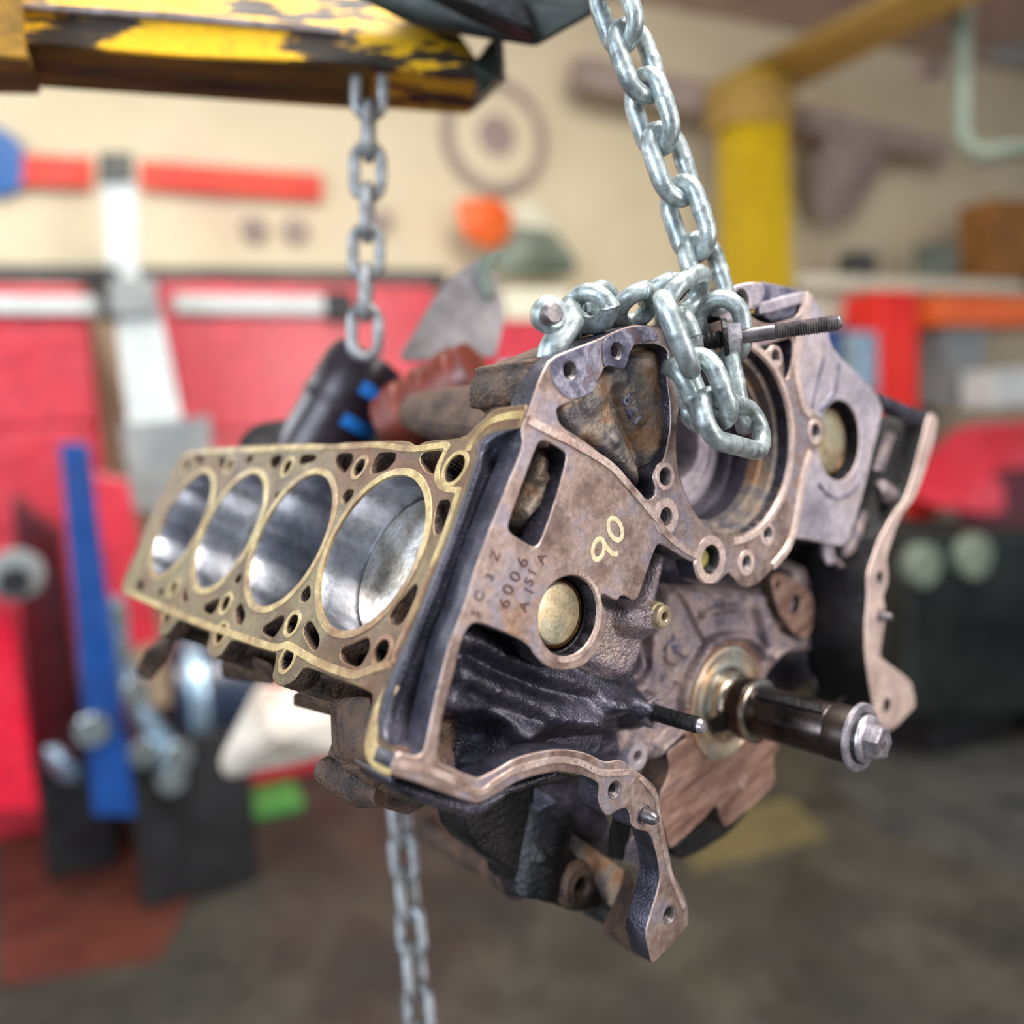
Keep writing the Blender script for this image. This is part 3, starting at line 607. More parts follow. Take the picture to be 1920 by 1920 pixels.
def ell(cx, cy, rx, ry, rot=0, a0=0, a1=360, n=14):
    o = []
    for k in range(n+1):
        a = math.radians(a0+(a1-a0)*k/n); x, y = rx*math.cos(a), ry*math.sin(a); r = math.radians(rot)
        o.append((cx+x*math.cos(r)-y*math.sin(r), cy+x*math.sin(r)+y*math.cos(r)))
    return o
# painted 90
stroke_text([ell(1762,315,72,128,-20)], 'h', .0014, 'paint', nm='painted_number', flat=.12)
stroke_text([ell(1572,540,62,118,12), [(1620,440), (1660,510), (1730,590), (1790,590)]], 'h', .0014, 'paint', nm='painted_number', flat=.12)
# stamped part number, one character at a time, reading up along the rib
def stamp_chars(chars, size, step):
    for ch_, x, y in chars:
        a = bp(px('h', x, y)); q0 = bp(px('h', x-step[0]*50, y-step[1]*50)); q1 = bp(px('h', x+step[0]*50, y+step[1]*50)); an = math.atan2(q1[1]-q0[1], q1[0]-q0[0])
        cu = bpy.data.curves.new('t', 'FONT'); cu.body = ch_; cu.size = size; cu.extrude = .00030; cu.offset = size*.008; cu.align_x = 'CENTER'; cu.align_y = 'CENTER'; cu.resolution_u = 3
        to = bpy.data.objects.new('t', cu); COL.objects.link(to); me = bpy.data.meshes.new_from_object(to.evaluated_get(bpy.context.evaluated_depsgraph_get())); bpy.data.objects.remove(to)
        me.transform(Matrix.Translation(a) @ Matrix.Rotation(an, 4, 'Z')); link('stamped_character', me, 'stamp', eng)
stamp_chars([('5', 195, 1262), ('C', 235, 1068), ('3', 352, 852), ('Z', 415, 615)], .0075, (.34, -.94))
stamp_chars([('6', 520, 1150), ('0', 562, 995), ('0', 640, 848), ('6', 722, 685)], .0100, (.34, -.94))
stamp_chars([('A', 740, 1180), ('1', 790, 1008), ('5', 795, 905), ('1', 830, 800), ('A', 935, 642)], .0078, (.34, -.94))
# cast characters in the recess
for ch_, x, y in (('8', 1237, 462), ('2', 1264, 524), ('1', 1290, 578)):
    a = bp(px('b', x, y), -.0062); zz = Zf[int(round((a[1]-ys[0])/ST)), int(round((a[0]-xs[0])/ST))]
    q0, q1 = bp(px('b', 1225, 440), -.0062), bp(px('b', 1295, 600), -.0062); an = math.atan2(q1[1]-q0[1], q1[0]-q0[0])
    cu = bpy.data.curves.new('t', 'FONT'); cu.body = ch_; cu.size = .0115; cu.extrude = .0010; cu.bevel_depth = .0003; cu.offset = .0001; cu.align_x = 'CENTER'; cu.align_y = 'CENTER'; cu.resolution_u = 4
    to = bpy.data.objects.new('t', cu); COL.objects.link(to); me = bpy.data.meshes.new_from_object(to.evaluated_get(bpy.context.evaluated_depsgraph_get())); bpy.data.objects.remove(to)
    me.transform(Matrix.Translation((a[0], a[1], zz)) @ Matrix.Rotation(an, 4, 'Z')); link('cast_number', me, 'blue_face', eng)
# bolt head digits
text('8.8', 'l', (700,1860), (790,1780), .0050, 'stamp', .0002, parent=crank, nm='stamped_text', fr=Matrix.Translation((-.0048, -.0018, .0705)))
text('07', 'd', (850,1400), (910,1290), .010, 'pink_rib', .0002, -.0436, nm='painted_number')

# ================================================================== DECK
dout = tr('a', (75,930), (110,840), (230,550), (330,360), (378,255), (430,225), (560,215), (800,202), (1080,192), (1140,222), (1190,190), (1400,182), (1550,180), (1590,210), (1640,182), (1800,170), (1850,150)) + tr('b', (275,685), (400,560), (460,510), (560,496), (660,487), (615,625), (520,635), (440,648), (375,690), (350,740), (345,800)) + tr('a', (1885,300), (1780,600), (1600,1050), (1440,1420), (1405,1520), (1388,1620), (1400,1690), (1420,1715), (1495,1775), (1450,1898), (1350,1855), (1318,1800), (1316,1740), (1335,1650), (1365,1530), (1370,1500), (1355,1470), (1200,1410), (1040,1350), (1005,1352), (985,1385), (950,1425), (900,1445), (865,1435), (848,1395),
       (865,1325), (870,1275), (840,1245), (740,1225), (640,1205), (610,1240), (580,1290), (545,1300), (517,1275), (515,1230), (532,1180), (520,1150), (370,1100), (345,1130), (310,1180), (270,1190), (262,1150), (282,1090), (270,1055), (180,1010), (85,965))
Z1 = -.08744; OFF = .00445
bores = [(OFF, Z1-.1*k) for k in range(4)]
BR = .0451
pas = [[(1630,235),(1725,230),(1725,280),(1680,355),(1640,340),(1605,280)], [(1400,240),(1490,240),(1480,290),(1440,330),(1350,360),(1370,280)], [(1190,245),(1265,245),(1265,290),(1220,355),(1190,330),(1170,290)],
 [(1010,250),(1080,255),(1070,285),(980,310),(990,270)], [(850,260),(905,250),(890,300),(850,330),(830,295)], [(730,255),(760,262),(740,295),(700,300)], [(575,262),(612,270),(600,330),(575,330)], [(455,262),(500,262),(490,290),(455,300)], [(1700,490),(1765,480),(1765,540),(1720,660),(1685,665),(1680,600)],
 [(1235,430),(1272,435),(1262,470),(1215,520),(1205,470)], [(1590,910),(1600,950),(1530,1110),(1490,1135),(1455,1120),(1450,1080),(1500,1010)], [(1345,1190),(1355,1250),(1305,1340),(1270,1345),(1200,1310),(1200,1250),(1270,1225)],
 [(1045,1100),(1095,1190),(1085,1250),(1060,1265),(1010,1180),(1010,1140)], [(905,1070),(915,1110),(860,1195),(835,1195),(795,1165),(800,1140)], [(1040,920),(1050,980),(1015,1015),(990,1000),(1000,960)], [(690,1010),(715,1080),(690,1135),(660,1120),(655,1050)],
 [(575,985),(580,1020),(540,1080),(490,1060),(495,1030)], [(690,860),(695,890),(665,925),(650,900)], [(395,935),(418,985),(405,1020),(380,1000)], [(180,885),(190,935),(165,965),(145,920)], [(290,935),(292,965),(262,985),(255,960)], [(890,430),(872,485),(852,470)]]
bh = [(1790,325,.0078), (1300,320,.0056), (930,318,.0056), (632,308,.0056), (415,310,.0055), (1415,1265,.0058), (955,1125,.0058), (930,1305,.0062), (587,1175,.0064), (612,1020,.0056), (345,940,.0054), (315,1080,.0062)]
dh = [circ(b, BR+.0012, 96) for b in bores]
pp = [D2(chaikin(tr('a', *p), 2)) for p in pas]
bb = [(dk(px('a', x, y)), r) for x, y, r in bh]
# deck frame: columns (u, n... ) plate wants local xy in plane & local z = outward normal
DFm = Matrix(((DU[0], 0, DN[0], HD*DN[0]), (DU[1], 0, DN[1], HD*DN[1]), (0, 1, 0, 0), (0, 0, 0, 1)))
sgn = DFm.to_3x3().determinant()
dfo = D2(chaikin(dout, 1, .2))
deck = plate('cylinder_deck', dfo, dh+pp+[circ(c, r, 28) for c, r in bb], .012, DFm, 'deck', eng, .0007)
# gold gasket residue: rings around bores and holes plus border bead
def dring(nm, c, r0, r1, m='gold', h=.0004, n=96, parent=eng):
    V = []; Fc = []
    for k in range(n):
        a = 2*math.pi*k/n
        for r, o in ((r0, -.0012), (r0+.0002, h), (r1-.0005, h), (r1, -.0004)):
            V.append(dkp(c[0]+r*math.cos(a), c[1]+r*math.sin(a), o))
    for k in range(n):
        b = (k+1) % n
        for j_ in range(3): Fc.append((4*k+j_, 4*b+j_, 4*b+j_+1, 4*k+j_+1))
    me = mesh(nm, V, Fc); bm = bmesh.new(); bm.from_mesh(me); bmesh.ops.recalc_face_normals(bm, faces=bm.faces); bm.to_mesh(me); bm.free()
    return link(nm, me, m, parent)
for b in bores: dring('bore_gasket_ring', b, BR-.0002, BR+.0047, parent=deck)
for c, r in bb: dring('bolt_hole_ring', c, r, r+.0030, n=36, parent=deck)
def dbead(pts, wd, h=.00035, nm='gasket_bead'):
    P = [dkc(p) for p in catmull(pts, 5)]
    return ribbon(nm, [dkp(p[0], p[1]) for p in P], wd, h, DN, 'gold', deck)
dbead(tr('a', (100,955), (280,1035), (330,1060), (520,1135), (600,1160), (700,1195), (860,1245), (930,1235), (1010,1280), (1100,1330), (1260,1385), (1330,1370), (1400,1345), (1470,1330)), .0055)
dbead(tr('a', (1470,1330), (1490,1250), (1560,1100), (1640,900), (1730,680), (1800,470), (1810,440), (1720,420), (1700,340), (1740,240)), .0045)
dbead(tr('a', (1740,235), (1740,205), (1560,225), (1400,205), (1200,215), (1000,215), (800,225), (560,235), (440,245), (380,290), (300,480), (200,720), (105,930)), .0050)
dbead(tr('a', (1480,1420), (1420,1520), (1375,1650), (1360,1760), (1400,1820), (1470,1850)), .010)
dbead(tr('b', (300,760), (330,700), (420,600), (520,560), (620,550)), .0055)
# hole walls
for c, r in bb:
    lathe('bolt_hole_wall', [(r, 0), (r, -.03), (.0001, -.03)], DFm @ Matrix.Translation((c[0], c[1], -.001)), 'dark', deck, 24)
# cylinders
for k, b in enumerate(bores):
    fr = DFm @ Matrix.Translation((b[0], b[1], 0))
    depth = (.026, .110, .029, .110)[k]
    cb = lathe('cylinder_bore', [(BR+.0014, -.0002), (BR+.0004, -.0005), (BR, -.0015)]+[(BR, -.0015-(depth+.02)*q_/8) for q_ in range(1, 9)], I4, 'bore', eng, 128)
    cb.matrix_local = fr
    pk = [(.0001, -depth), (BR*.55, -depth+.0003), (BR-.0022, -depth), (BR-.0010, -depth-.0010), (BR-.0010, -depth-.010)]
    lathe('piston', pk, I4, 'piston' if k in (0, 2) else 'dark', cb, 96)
# body of the left bank below the deck
plate('bank_casting', [np.array(p) for p in ((-.066,-.041), (.071,-.041), (.071,-.446), (-.062,-.446))], [circ(b, BR+.0012, 64) for b in bores], .030, DFm, 'dark', eng, .001, top=-.030)
# outer skirt wall with its scalloped bosses
sk = D2(chaikin(tr('a', (262,1180), (282,1090), (520,1150), (530,1190), (515,1250), (520,1280), (560,1300), (600,1240), (640,1205), (870,1270), (848,1395), (865,1435), (900,1445), (950,1425), (1005,1352), (1355,1470), (1370,1510), (1330,1660), (1316,1790), (1345,1850), (1385,1850), (1375,1640), (1300,1350), (600,1100), (300,1000)), 1))
plate('outer_skirt', sk, [], .040, DFm, 'brown', eng, .003, top=-.0115)
# lumps of the outer wall beneath
def blob(nm, pts, rr, m, parent=eng, n=12): return tube(nm, pts, rr, m, parent, n)
def dl(tagn, x, y, o): # point at depth o under the deck plane
    p = dk(px(tagn, x, y), o); return dkp(p[0], p[1], o)
hull('skirt_wall', [dl('n', x, y, o) for x, y, o in ((280,330,-.02), (670,290,-.0125), (575,720,-.0125), (590,900,-.0125), (760,1010,-.0125), (340,700,-.035), (400,520,-.035), (300,850,-.04), (600,1100,-.05), (700,700,-.05), (700,400,-.05), (300,400,-.05))], 'brown', eng, .004)
hull('side_boss', [dl('n', x, y, o) for x, y, o in ((220,930,-.05), (330,700,-.05), (400,450,-.04), (560,560,-.03), (600,920,-.02), (780,1030,-.02), (700,1180,-.045), (480,1180,-.055), (330,1080,-.055), (240,1020,-.055), (560,560,-.05), (780,1030,-.04), (400,600,-.06))], 'brown', eng, .004)
hull('side_boss', [dl('n', x, y, o) for x, y, o in ((-60,300,-.035), (0,270,-.03), (270,340,-.03), (380,480,-.035), (330,500,-.05), (-60,400,-.06), (200,300,-.09), (360,480,-.09))], 'brown', eng, .003)
hull('side_boss', [dl('a', x, y, o) for x, y, o in ((1000,1480,-.04), (1140,1530,-.04), (1120,1580,-.05), (1010,1550,-.05), (1100,1500,-.07), (1020,1500,-.07))], 'rust', eng, .002)
hull('side_boss', [dl('a', x, y, o) for x, y, o in ((580,1330,-.03), (640,1240,-.02), (860,1330,-.02), (860,1440,-.04), (700,1420,-.05), (590,1400,-.05), (700,1350,-.08), (840,1400,-.08))], 'brown', eng, .004)
hull('rear_ear', [dl('a', x, y, o) for x, y, o in ((145,1370,-.03), (190,1270,-.015), (290,1170,-.012), (350,1200,-.012), (300,1330,-.03), (230,1420,-.04), (170,1400,-.04), (250,1280,-.06))], 'brown', eng, .004)
hull('rear_ear', [dl('n', x, y, o) for x, y, o in ((600,1180,-.05), (780,1060,-.03), (1050,1150,-.03), (1160,1300,-.06), (1000,1390,-.09), (780,1330,-.08), (650,1240,-.06), (900,1200,-.12))], 'brown', eng, .005)
blob('side_boss', [dl('n', x, y, -.045) for x, y in ((250,980), (420,1060), (600,1170), (760,1210))], [.008,.010,.009,.006], 'brown')

# notch wall between deck and front face: one cast surface spanning the two edges, rolled near the deck and deep by the rib
def resamp(P, n):
    P = np.array(P); d = np.r_[0, np.cumsum(np.linalg.norm(np.diff(P, axis=0), axis=1))]; t = np.linspace(0, d[-1], n)
    return np.stack([np.interp(t, d, P[:, k]) for k in range(3)], 1)
def d3(p): q_ = dkc(p); return dkp(q_[0], q_[1])
NA = 90
ea = resamp([d3(p) for p in catmull(tr('b', (616,626), (520,637), (440,650), (372,692), (347,740), (345,800)) + tr('a', (1885,300), (1780,600), (1600,1050), (1440,1420), (1405,1520), (1388,1620), (1400,1690), (1420,1715), (1495,1775)), 5)], NA)
eb = resamp([bp(p, -.0012) for p in catmull(tr('b', (616,632), (622,680), (625,715), (600,790), (460,1130), (330,1480)) + tr('e', (468,15), (430,130), (375,260), (345,380), (300,560), (262,750), (246,800), (225,822), (180,822), (118,803)), 5)], NA)
INW = -(DN+DZ)/math.sqrt(2); V = []; Fc = []; NB = 26
for k in range(NA):
    dd = np.linalg.norm(eb[k]-ea[k])
    for j_ in range(NB+1):
        w_ = j_/NB
        f_ = -.16*math.sin(min(w_/.34, 1)*math.pi) + .62*(lambda x: x*x*(3-2*x))(min(max((w_-.24)/.62, 0), 1)) - .62*(lambda x: x*x)(max((w_-.95)/.05, 0))
        V.append(ea[k]*(1-w_)+eb[k]*w_+INW*dd*f_)
for k in range(NA-1):
    for j_ in range(NB): Fc.append((k*(NB+1)+j_, k*(NB+1)+j_+1, (k+1)*(NB+1)+j_+1, (k+1)*(NB+1)+j_))
me = mesh('notch_wall', V, Fc); link('notch_wall', me, 'cast', eng, smooth=True)
# deck blocks under the forward tips (top and bottom of the notch)
plate('deck_tip', D2(chaikin(tr('a', (1405,1520), (1388,1620), (1400,1690), (1495,1775), (1450,1895), (1350,1850), (1318,1790), (1335,1650), (1368,1510)), 1)), [], .014, DFm, 'brown', eng, .001, top=-.0115)
plate('deck_tip', D2(chaikin(tr('b', (280,690), (400,562), (460,512), (655,490), (615,622), (520,633), (440,646), (372,688), (345,740)), 1)), [], .010, DFm, 'brown', eng, .001, top=-.0115)

# ---- lower front flange thickness and the crankcase behind ------------------------------
lf = P2(chaikin(tr('e', (80,915), (330,1000), (500,1057), (640,985), (880,905), (880,880), (640,930), (500,1000), (330,950), (100,870)), 1), -.015)
plate('pan_rail', P2(chaikin(tr('n', (800,1010), (1250,1180), (1600,1290), (1800,1180), (1950,1110), (1900,1230), (1600,1440), (1250,1330), (900,1200)), 1), -.016), [], .035, I4, 'cast', eng, .003, top=-.016)
plate('pan_rail', P2(chaikin(tr('m', (100,300), (300,190), (600,90), (800,30), (850,40), (700,120), (450,230), (250,240), (0,440)), 1), -.016), [], .03, I4, 'cast', eng, .002, top=-.016)
# flange corner going back (bottom right)
hull('pan_rail', [bp(px('m', x, y), z) for x, y, z in ((1580,1580,-.014), (1640,1750,-.014), (1500,1480,-.014), (1600,1200,-.02), (1200,1450,-.075), (1210,1400,-.075), (1300,1500,-.06), (1480,1120,-.06), (1420,930,-.06), (1250,1330,-.08), (1640,1750,-.02), (1500,1690,-.045), (1215,1500,-.08))], 'brown', eng, .003)
hull('inner_rib', [bp(px('m', x, y), z) for x, y, z in ((1450,590,-.016), (1600,580,-.016), (1640,880,-.016), (1560,930,-.03), (1380,860,-.035), (1400,700,-.03), (1560,600,-.05), (1500,900,-.06))], 'cast_mid', eng, .003)
hull('inner_rib', [bp(px('m', x, y), z) for x, y, z in ((1270,450,-.02), (1400,370,-.016), (1440,420,-.016), (1460,560,-.02), (1390,850,-.04), (1240,800,-.05), (1260,560,-.04), (1300,600,-.08))], 'dark', eng, .003)
hull('inner_rib', [bp(px('m', x, y), z) for x, y, z in ((1680,1000,-.016), (1640,900,-.016), (1600,1100,-.016), (1490,1480,-.016), (1570,1480,-.016), (1600,1300,-.016), (1560,1000,-.03), (1480,1450,-.035), (1590,1200,-.05))], 'brown', eng, .002)
bk = P2(chaikin(tr('m', (-100,300), (250,240), (600,60), (850,40), (1150,120), (1170,300), (1250,450), (1300,850), (1420,920), (1500,1000), (1400,1480), (1230,1430), (1300,1280), (1180,1270), (960,1310), (760,1230), (680,1220), (420,1080), (400,960), (0,700)), 1), -.085)
plate('crankcase_bulkhead', bk, [], .03, I4, 'dark', eng, .003, top=-.085)
hull('crankcase_web', [bp(px('m', x, y), z) for x, y, z in ((560,440,-.083), (740,460,-.083), (860,560,-.083), (1110,800,-.080), (1240,830,-.080), (1400,920,-.08), (1300,1280,-.078), (1200,1150,-.078), (1130,1000,-.08), (1000,820,-.082), (840,600,-.082), (700,520,-.083), (900,700,-.10))], 'rust', eng, .002)
hull('crankcase_web', [bp(px('m', x, y), z) for x, y, z in ((580,180,-.083), (950,90,-.083), (1160,300,-.080), (1260,480,-.08), (1240,680,-.08), (850,540,-.083), (560,430,-.084), (800,300,-.07))], 'cast', eng, .004)
hull('main_web', [bp(px('m', x, y), z) for x, y, z in ((540,560,-.083), (820,600,-.08), (1000,860,-.078), (1140,1000,-.078), (1200,1150,-.078), (1180,1260,-.08), (960,1300,-.082), (760,1220,-.085), (560,1000,-.085), (440,880,-.085), (700,850,-.07))], 'dark', eng, .005)
c = bp(px('m', 985, 1060), -.070)
lathe('oil_gallery_boss', [(.0060, -.006), (.0060, .001), (.0075, .003), (.0130, .002), (.0155, -.004)], Matrix.Translation(c), 'brown', eng, 40)
lathe('oil_gallery_hole', [(.0001, -.005), (.0060, -.005)], Matrix.Translation(c), 'blackhole', eng, 24)
tube('oil_pipe', [bp(px('e', x, y), z) for x, y, z in ((700,1430,-.10), (560,1350,-.16), (400,1270,-.24), (260,1190,-.30))], [.012,.010,.010,.010], 'brown', eng, 16)
lathe('oil_filter_port', [(.010, -.004), (.013, .004), (.0165, .006), (.018, .002), (.021, -.02), (.026, -.05)], frame_axis(bp(px('m', 560, 1060), -.088), (-.55,-.75,.2)), 'dark', eng, 32)
lathe('port_floor', [(.0001, -.006), (.0105, -.004)], frame_axis(bp(px('m', 560, 1060), -.088), (-.55,-.75,.2)), 'blackhole', eng, 24)
lathe('oil_pipe_end', [(.0001, .012), (.007, .012), (.010, .006), (.012, 0)], Matrix.Translation(bp(px('e', 265, 1180), -.30)), 'brown', eng, 20)
for pts, m_ in (([(100,330,-.14), (240,300,-.14), (300,380,-.15), (180,430,-.15), (200,350,-.18)], 'rust'), ([(300,240,-.13), (560,200,-.12), (540,520,-.12), (400,560,-.13), (330,400,-.14), (450,400,-.18)], 'dark'), ([(0,520,-.16), (220,540,-.15), (500,600,-.13), (430,850,-.13), (380,980,-.15), (0,720,-.18), (250,700,-.2)], 'brown')):
    hull('crankcase_web', [bp(px('m', x, y), z) for x, y, z in pts], m_, eng, .003)

# ---- valley and right bank behind the deck ---------------------------------------------
hull('valley_casting', [bp(px('p', x, y), z) for x, y, z in ((748,745,-.25), (790,735,-.25), (905,765,-.16), (960,770,-.12), (985,700,-.10), (940,830,-.10), (820,835,-.2), (745,800,-.25), (760,780,-.3), (940,820,-.2))], 'brown', eng, .010)
hull('valley_casting', [bp(px('p', x, y), z) for x, y, z in ((965,700,-.018), (1000,670,-.018), (1010,660,-.05), (985,765,-.018), (900,830,-.05), (890,800,-.06), (960,740,-.06), (1010,720,-.1), (1000,780,-.06))], 'brown', eng, .004)
hull('valley_casting', [bp(px('p', x, y), z) for x, y, z in ((440,830,-.46), (470,795,-.46), (560,780,-.44), (720,790,-.40), (730,840,-.38), (450,845,-.45), (600,800,-.5))], 'dark', eng, .01)
hull('right_bank_casting', [(.05,.20,-.06), (.20,.155,-.03), (.25,.13,-.05), (.235,.03,-.05), (.20,-.04,-.06), (.05,.05,-.09), (.10,.20,-.40), (.235,.13,-.44), (.20,-.03,-.44), (.05,.05,-.44), (.02,.19,-.36)], 'dark', eng, .006)
hull('crankcase_side', [(-.12,.09,-.10), (-.05,.16,-.10), (-.15,.10,-.43), (-.05,.16,-.43), (.08,.10,-.10), (.08,.10,-.43), (.08,-.01,-.12), (.08,-.01,-.43), (-.10,.01,-.13), (-.10,.01,-.43)], 'dark', eng, .006)

# ================================================================== CHAINS
def link_mesh(P1, P2_, side, hw, r, n=14, m='zinc', parent=None, name='chain_link'):
    """one oval link: centreline ends P1,P2 (world), `side` = direction of its width"""
    P1, P2_, side = Vector(P1), Vector(P2_), Vector(side)
    ax = (P2_-P1); L_ = ax.length; ax.normalize(); side = (side-ax*side.dot(ax)).normalized()
    c = (P1+P2_)/2; st = L_/2-hw; pts = []
    for k in range(11):
        a = -math.pi/2+math.pi*k/10; pts.append(c+ax*(st+hw*math.cos(a))+side*hw*math.sin(a))
    for k in range(11):
        a = math.pi/2+math.pi*k/10; pts.append(c-ax*(st-hw*math.cos(a))+side*hw*math.sin(a))
    rr = [r*(1.06 if k in (0, 21) else 1.0) for k in range(len(pts))]
    # small weld bulge on one straight
    q1, q2 = pts[10], pts[11]; ins = [q1.lerp(q2, t) for t in (.3, .42, .5, .58, .7)]
    pts = pts[:11]+ins+pts[11:]; rr = rr[:11]+[r, r*1.05, r*1.10, r*1.05, r]+rr[11:]
    return tube(name, pts, rr, m, parent, n, closed=True)
VW = Vector(CAM.to_3x3() @ Vector((0,0,-1)))
def lk(parent, tg, p1, p2, d1, d2, rollang, hw=.0115, r=.0052, m='zinc', block=False, n=14):
    """p1,p2: link centreline ends on the photograph; d: distance (or block Z when block=True); rollang: 0 flat to the camera, 90 edge on"""
    a, b = px(tg, *p1), px(tg, *p2)
    if block: A, B = Vector(bw(bp(a, d1))), Vector(bw(bp(b, d2)))
    else: A, B = Vector(wp(*a, d1)), Vector(wp(*b, d2))
    ax = (B-A).normalized(); v = ((A+B)/2-CAM.translation).normalized()
    sd = ax.cross(v).normalized(); sd = Matrix.Rotation(math.radians(rollang), 3, ax) @ sd
    return link_mesh(A, B, sd, hw, r, n, m, parent)
ch = empty('lifting_chain', 'thick galvanised chain from the top centre down around the stud bolt on the block', 'chain', loc=tuple(wp(1200,100,.49)))
def reparent(o, p):
    o.parent = p; o.matrix_parent_inverse = p.matrix_world.inverted()
bpy.context.view_layer.update()
L_ = []
cen_ = [(385,-185), (425,35), (510,250), (572,462), (648,672), (720,897), (795,1120)]
for k, (x, y) in enumerate(cen_):
    ux, uy = (.32, .947) if k < 6 else (.3, .95)
    hl = 148
    dd = .470+.004*k
    L_.append(lk(None, 'f', (x-ux*hl, y-uy*hl), (x+ux*hl, y+uy*hl), dd, dd, 42 if k % 2 else -48))
L_.append(lk(None, 'i', (300,290), (555,930), .022, .030, 88, block=True))
L_.append(lk(None, 'i', (600,810), (830,1390), .024, .030, 55, block=True))
L_.append(lk(None, 'i', (665,1330), (1185,1490), .032, .026, -34, block=True, hw=.0130))
L_.append(lk(None, 'i', (890,720), (1035,1440), .006, .016, 90, block=True))
L_.append(lk(None, 'i', (790,290), (850,850), .008, .006, 8, block=True, hw=.0125))
L_.append(lk(None, 'i', (385,900), (620,1420), .004, .010, 75, block=True))
L_.append(lk(None, 'i', (470,420), (570,760), .004, .004, 80, block=True))
L_.append(lk(None, 'i', (330,360), (640,190), .008, .004, 50, block=True))
for o in L_: reparent(o, ch)
ch2 = empty('choker_chain', 'short galvanised chain lying along the top edge of the block, ending in a shackle', 'chain', loc=tuple(bw(bp(px('j',1100,500), -.01))))
bpy.context.view_layer.update()
L_ = [lk(None, 'j', (720,290), (800,660), -.012, -.014, 28, block=True), lk(None, 'j', (860,260), (990,640), -.026, -.026, -62, block=True), lk(None, 'j', (1100,450), (1420,470), -.014, -.010, 36, block=True), lk(None, 'j', (1400,330), (1760,260), -.02, -.012, 60, block=True), lk(None, 'j', (560,880), (760,740), -.030, -.03, 30, block=True)]
for o in L_: reparent(o, ch2)
# shackle
shk = empty('bow_shackle', 'galvanised shackle with a round flat pin head at the top left corner of the block', 'shackle', loc=tuple(bw(bp(px('j',330,540), -.006))))
bpy.context.view_layer.update()
def jb(x, y, z): return bw(bp(px('j', x, y), z))
o1 = tube('shackle_bow', [jb(*p) for p in ((430,430,-.016), (510,500,-.015), (530,610,-.014), (470,720,-.014), (390,820,-.015), (345,920,-.016), (320,1060,-.018))], [.0060,.0072,.0078,.0070,.0072,.0078,.008], 'zinc', None, 16)
axp = (MB.to_3x3() @ Vector((-.25,.10,1))).normalized()
frp = frame_axis(jb(330,535,-.006), axp)
o2 = lathe('pin_head', [(.0001, .0030), (.0044, .0030), (.0052, .0022), (.0053, 0), (.0053, -.004)], frp, 'stud', None, 40, label='grey round pin head')
o3 = lathe('shackle_eye', [(.004, -.0025), (.0072, -.002), (.0096, -.005), (.0098, -.009), (.0085, -.013), (.004, -.014)], frame_axis(jb(375,510,-.008), axp), 'zinc', None, 40)
o4 = tube('shackle_bow', [jb(*p) for p in ((560,420,-.034), (640,400,-.034), (560,700,-.036), (300,1000,-.036))], [.006,.0065,.007,.007], 'zinc', None, 16)
for o in (o1, o2, o3, o4): reparent(o, shk)

# stud bolt through the chain
A = Vector(bw(bp(px('i', 720,668), .004))); Bx = Vector(bw(bp(px('c', 1235,322), .062)))
sb = empty('stud_bolt', 'long grey threaded stud bolt with hex nut poking right from the top of the block', 'bolt', loc=tuple(A))
bpy.context.view_layer.update()
Lb = (Bx-A).length; frb = frame_axis(A, Bx-A)
def onb(prof, nm, m, n=32, lab=None, smooth=True):
    o = lathe(nm, prof, frb, m, None, n, smooth=smooth, label=lab); reparent(o, sb); return o
rS = .0047
onb([(rS-.0006, Lb*.20), (rS-.0003, Lb*.2), (rS-.0003, Lb*.50), (rS-.0006, Lb*.505)], 'shank', 'stud')
pr = []
nt_ = 24
for k in range(nt_+1):
    z_ = Lb*.50+(Lb*.955-Lb*.50)*k/nt_; pr += [(rS-.0009, z_), (rS+.0001, z_+(Lb*.455)/nt_*.5)]
onb(pr+[(rS-.001, Lb*.97), (rS-.0012, Lb*.985), (rS-.0022, Lb), (.0015, Lb*.995), (.0001, Lb*.985)], 'thread', 'thread', smooth=False)
pr = []
for k in range(9): pr += [(rS-.0003, -.012+k*.0032), (rS+.0006, -.012+k*.0032+.0016)]
onb(pr, 'thread', 'dark', smooth=False)
nz0 = Lb*.145
nutm = []
for (R_, z0, z1) in ((.0098, nz0, nz0+.0075),):
    V = []; Fc = []
    for k in range(6):
        a = .2+k*math.pi/3
        V += [frb @ Vector((R_*math.cos(a), R_*math.sin(a), z0)), frb @ Vector((R_*math.cos(a), R_*math.sin(a), z1-.0012)), frb @ Vector(((R_-.0014)*math.cos(a), (R_-.0014)*math.sin(a), z1))]
    for k in range(6):
        j_ = (k+1) % 6; Fc += [(3*k, 3*j_, 3*j_+1, 3*k+1), (3*k+1, 3*j_+1, 3*j_+2, 3*k+2)]
    Fc += [tuple(3*k+2 for k in range(6)), tuple(3*k for k in range(6))[::-1]]
    o = link('hex_nut', mesh('hex_nut', V, Fc), 'bolt', None); reparent(o, sb)
onb([(.0001, nz0), (.0112, nz0), (.0118, nz0-.001), (.0118, nz0-.0025), (.0110, nz0-.003), (.0001, nz0-.003)], 'washer', 'dark', 40)

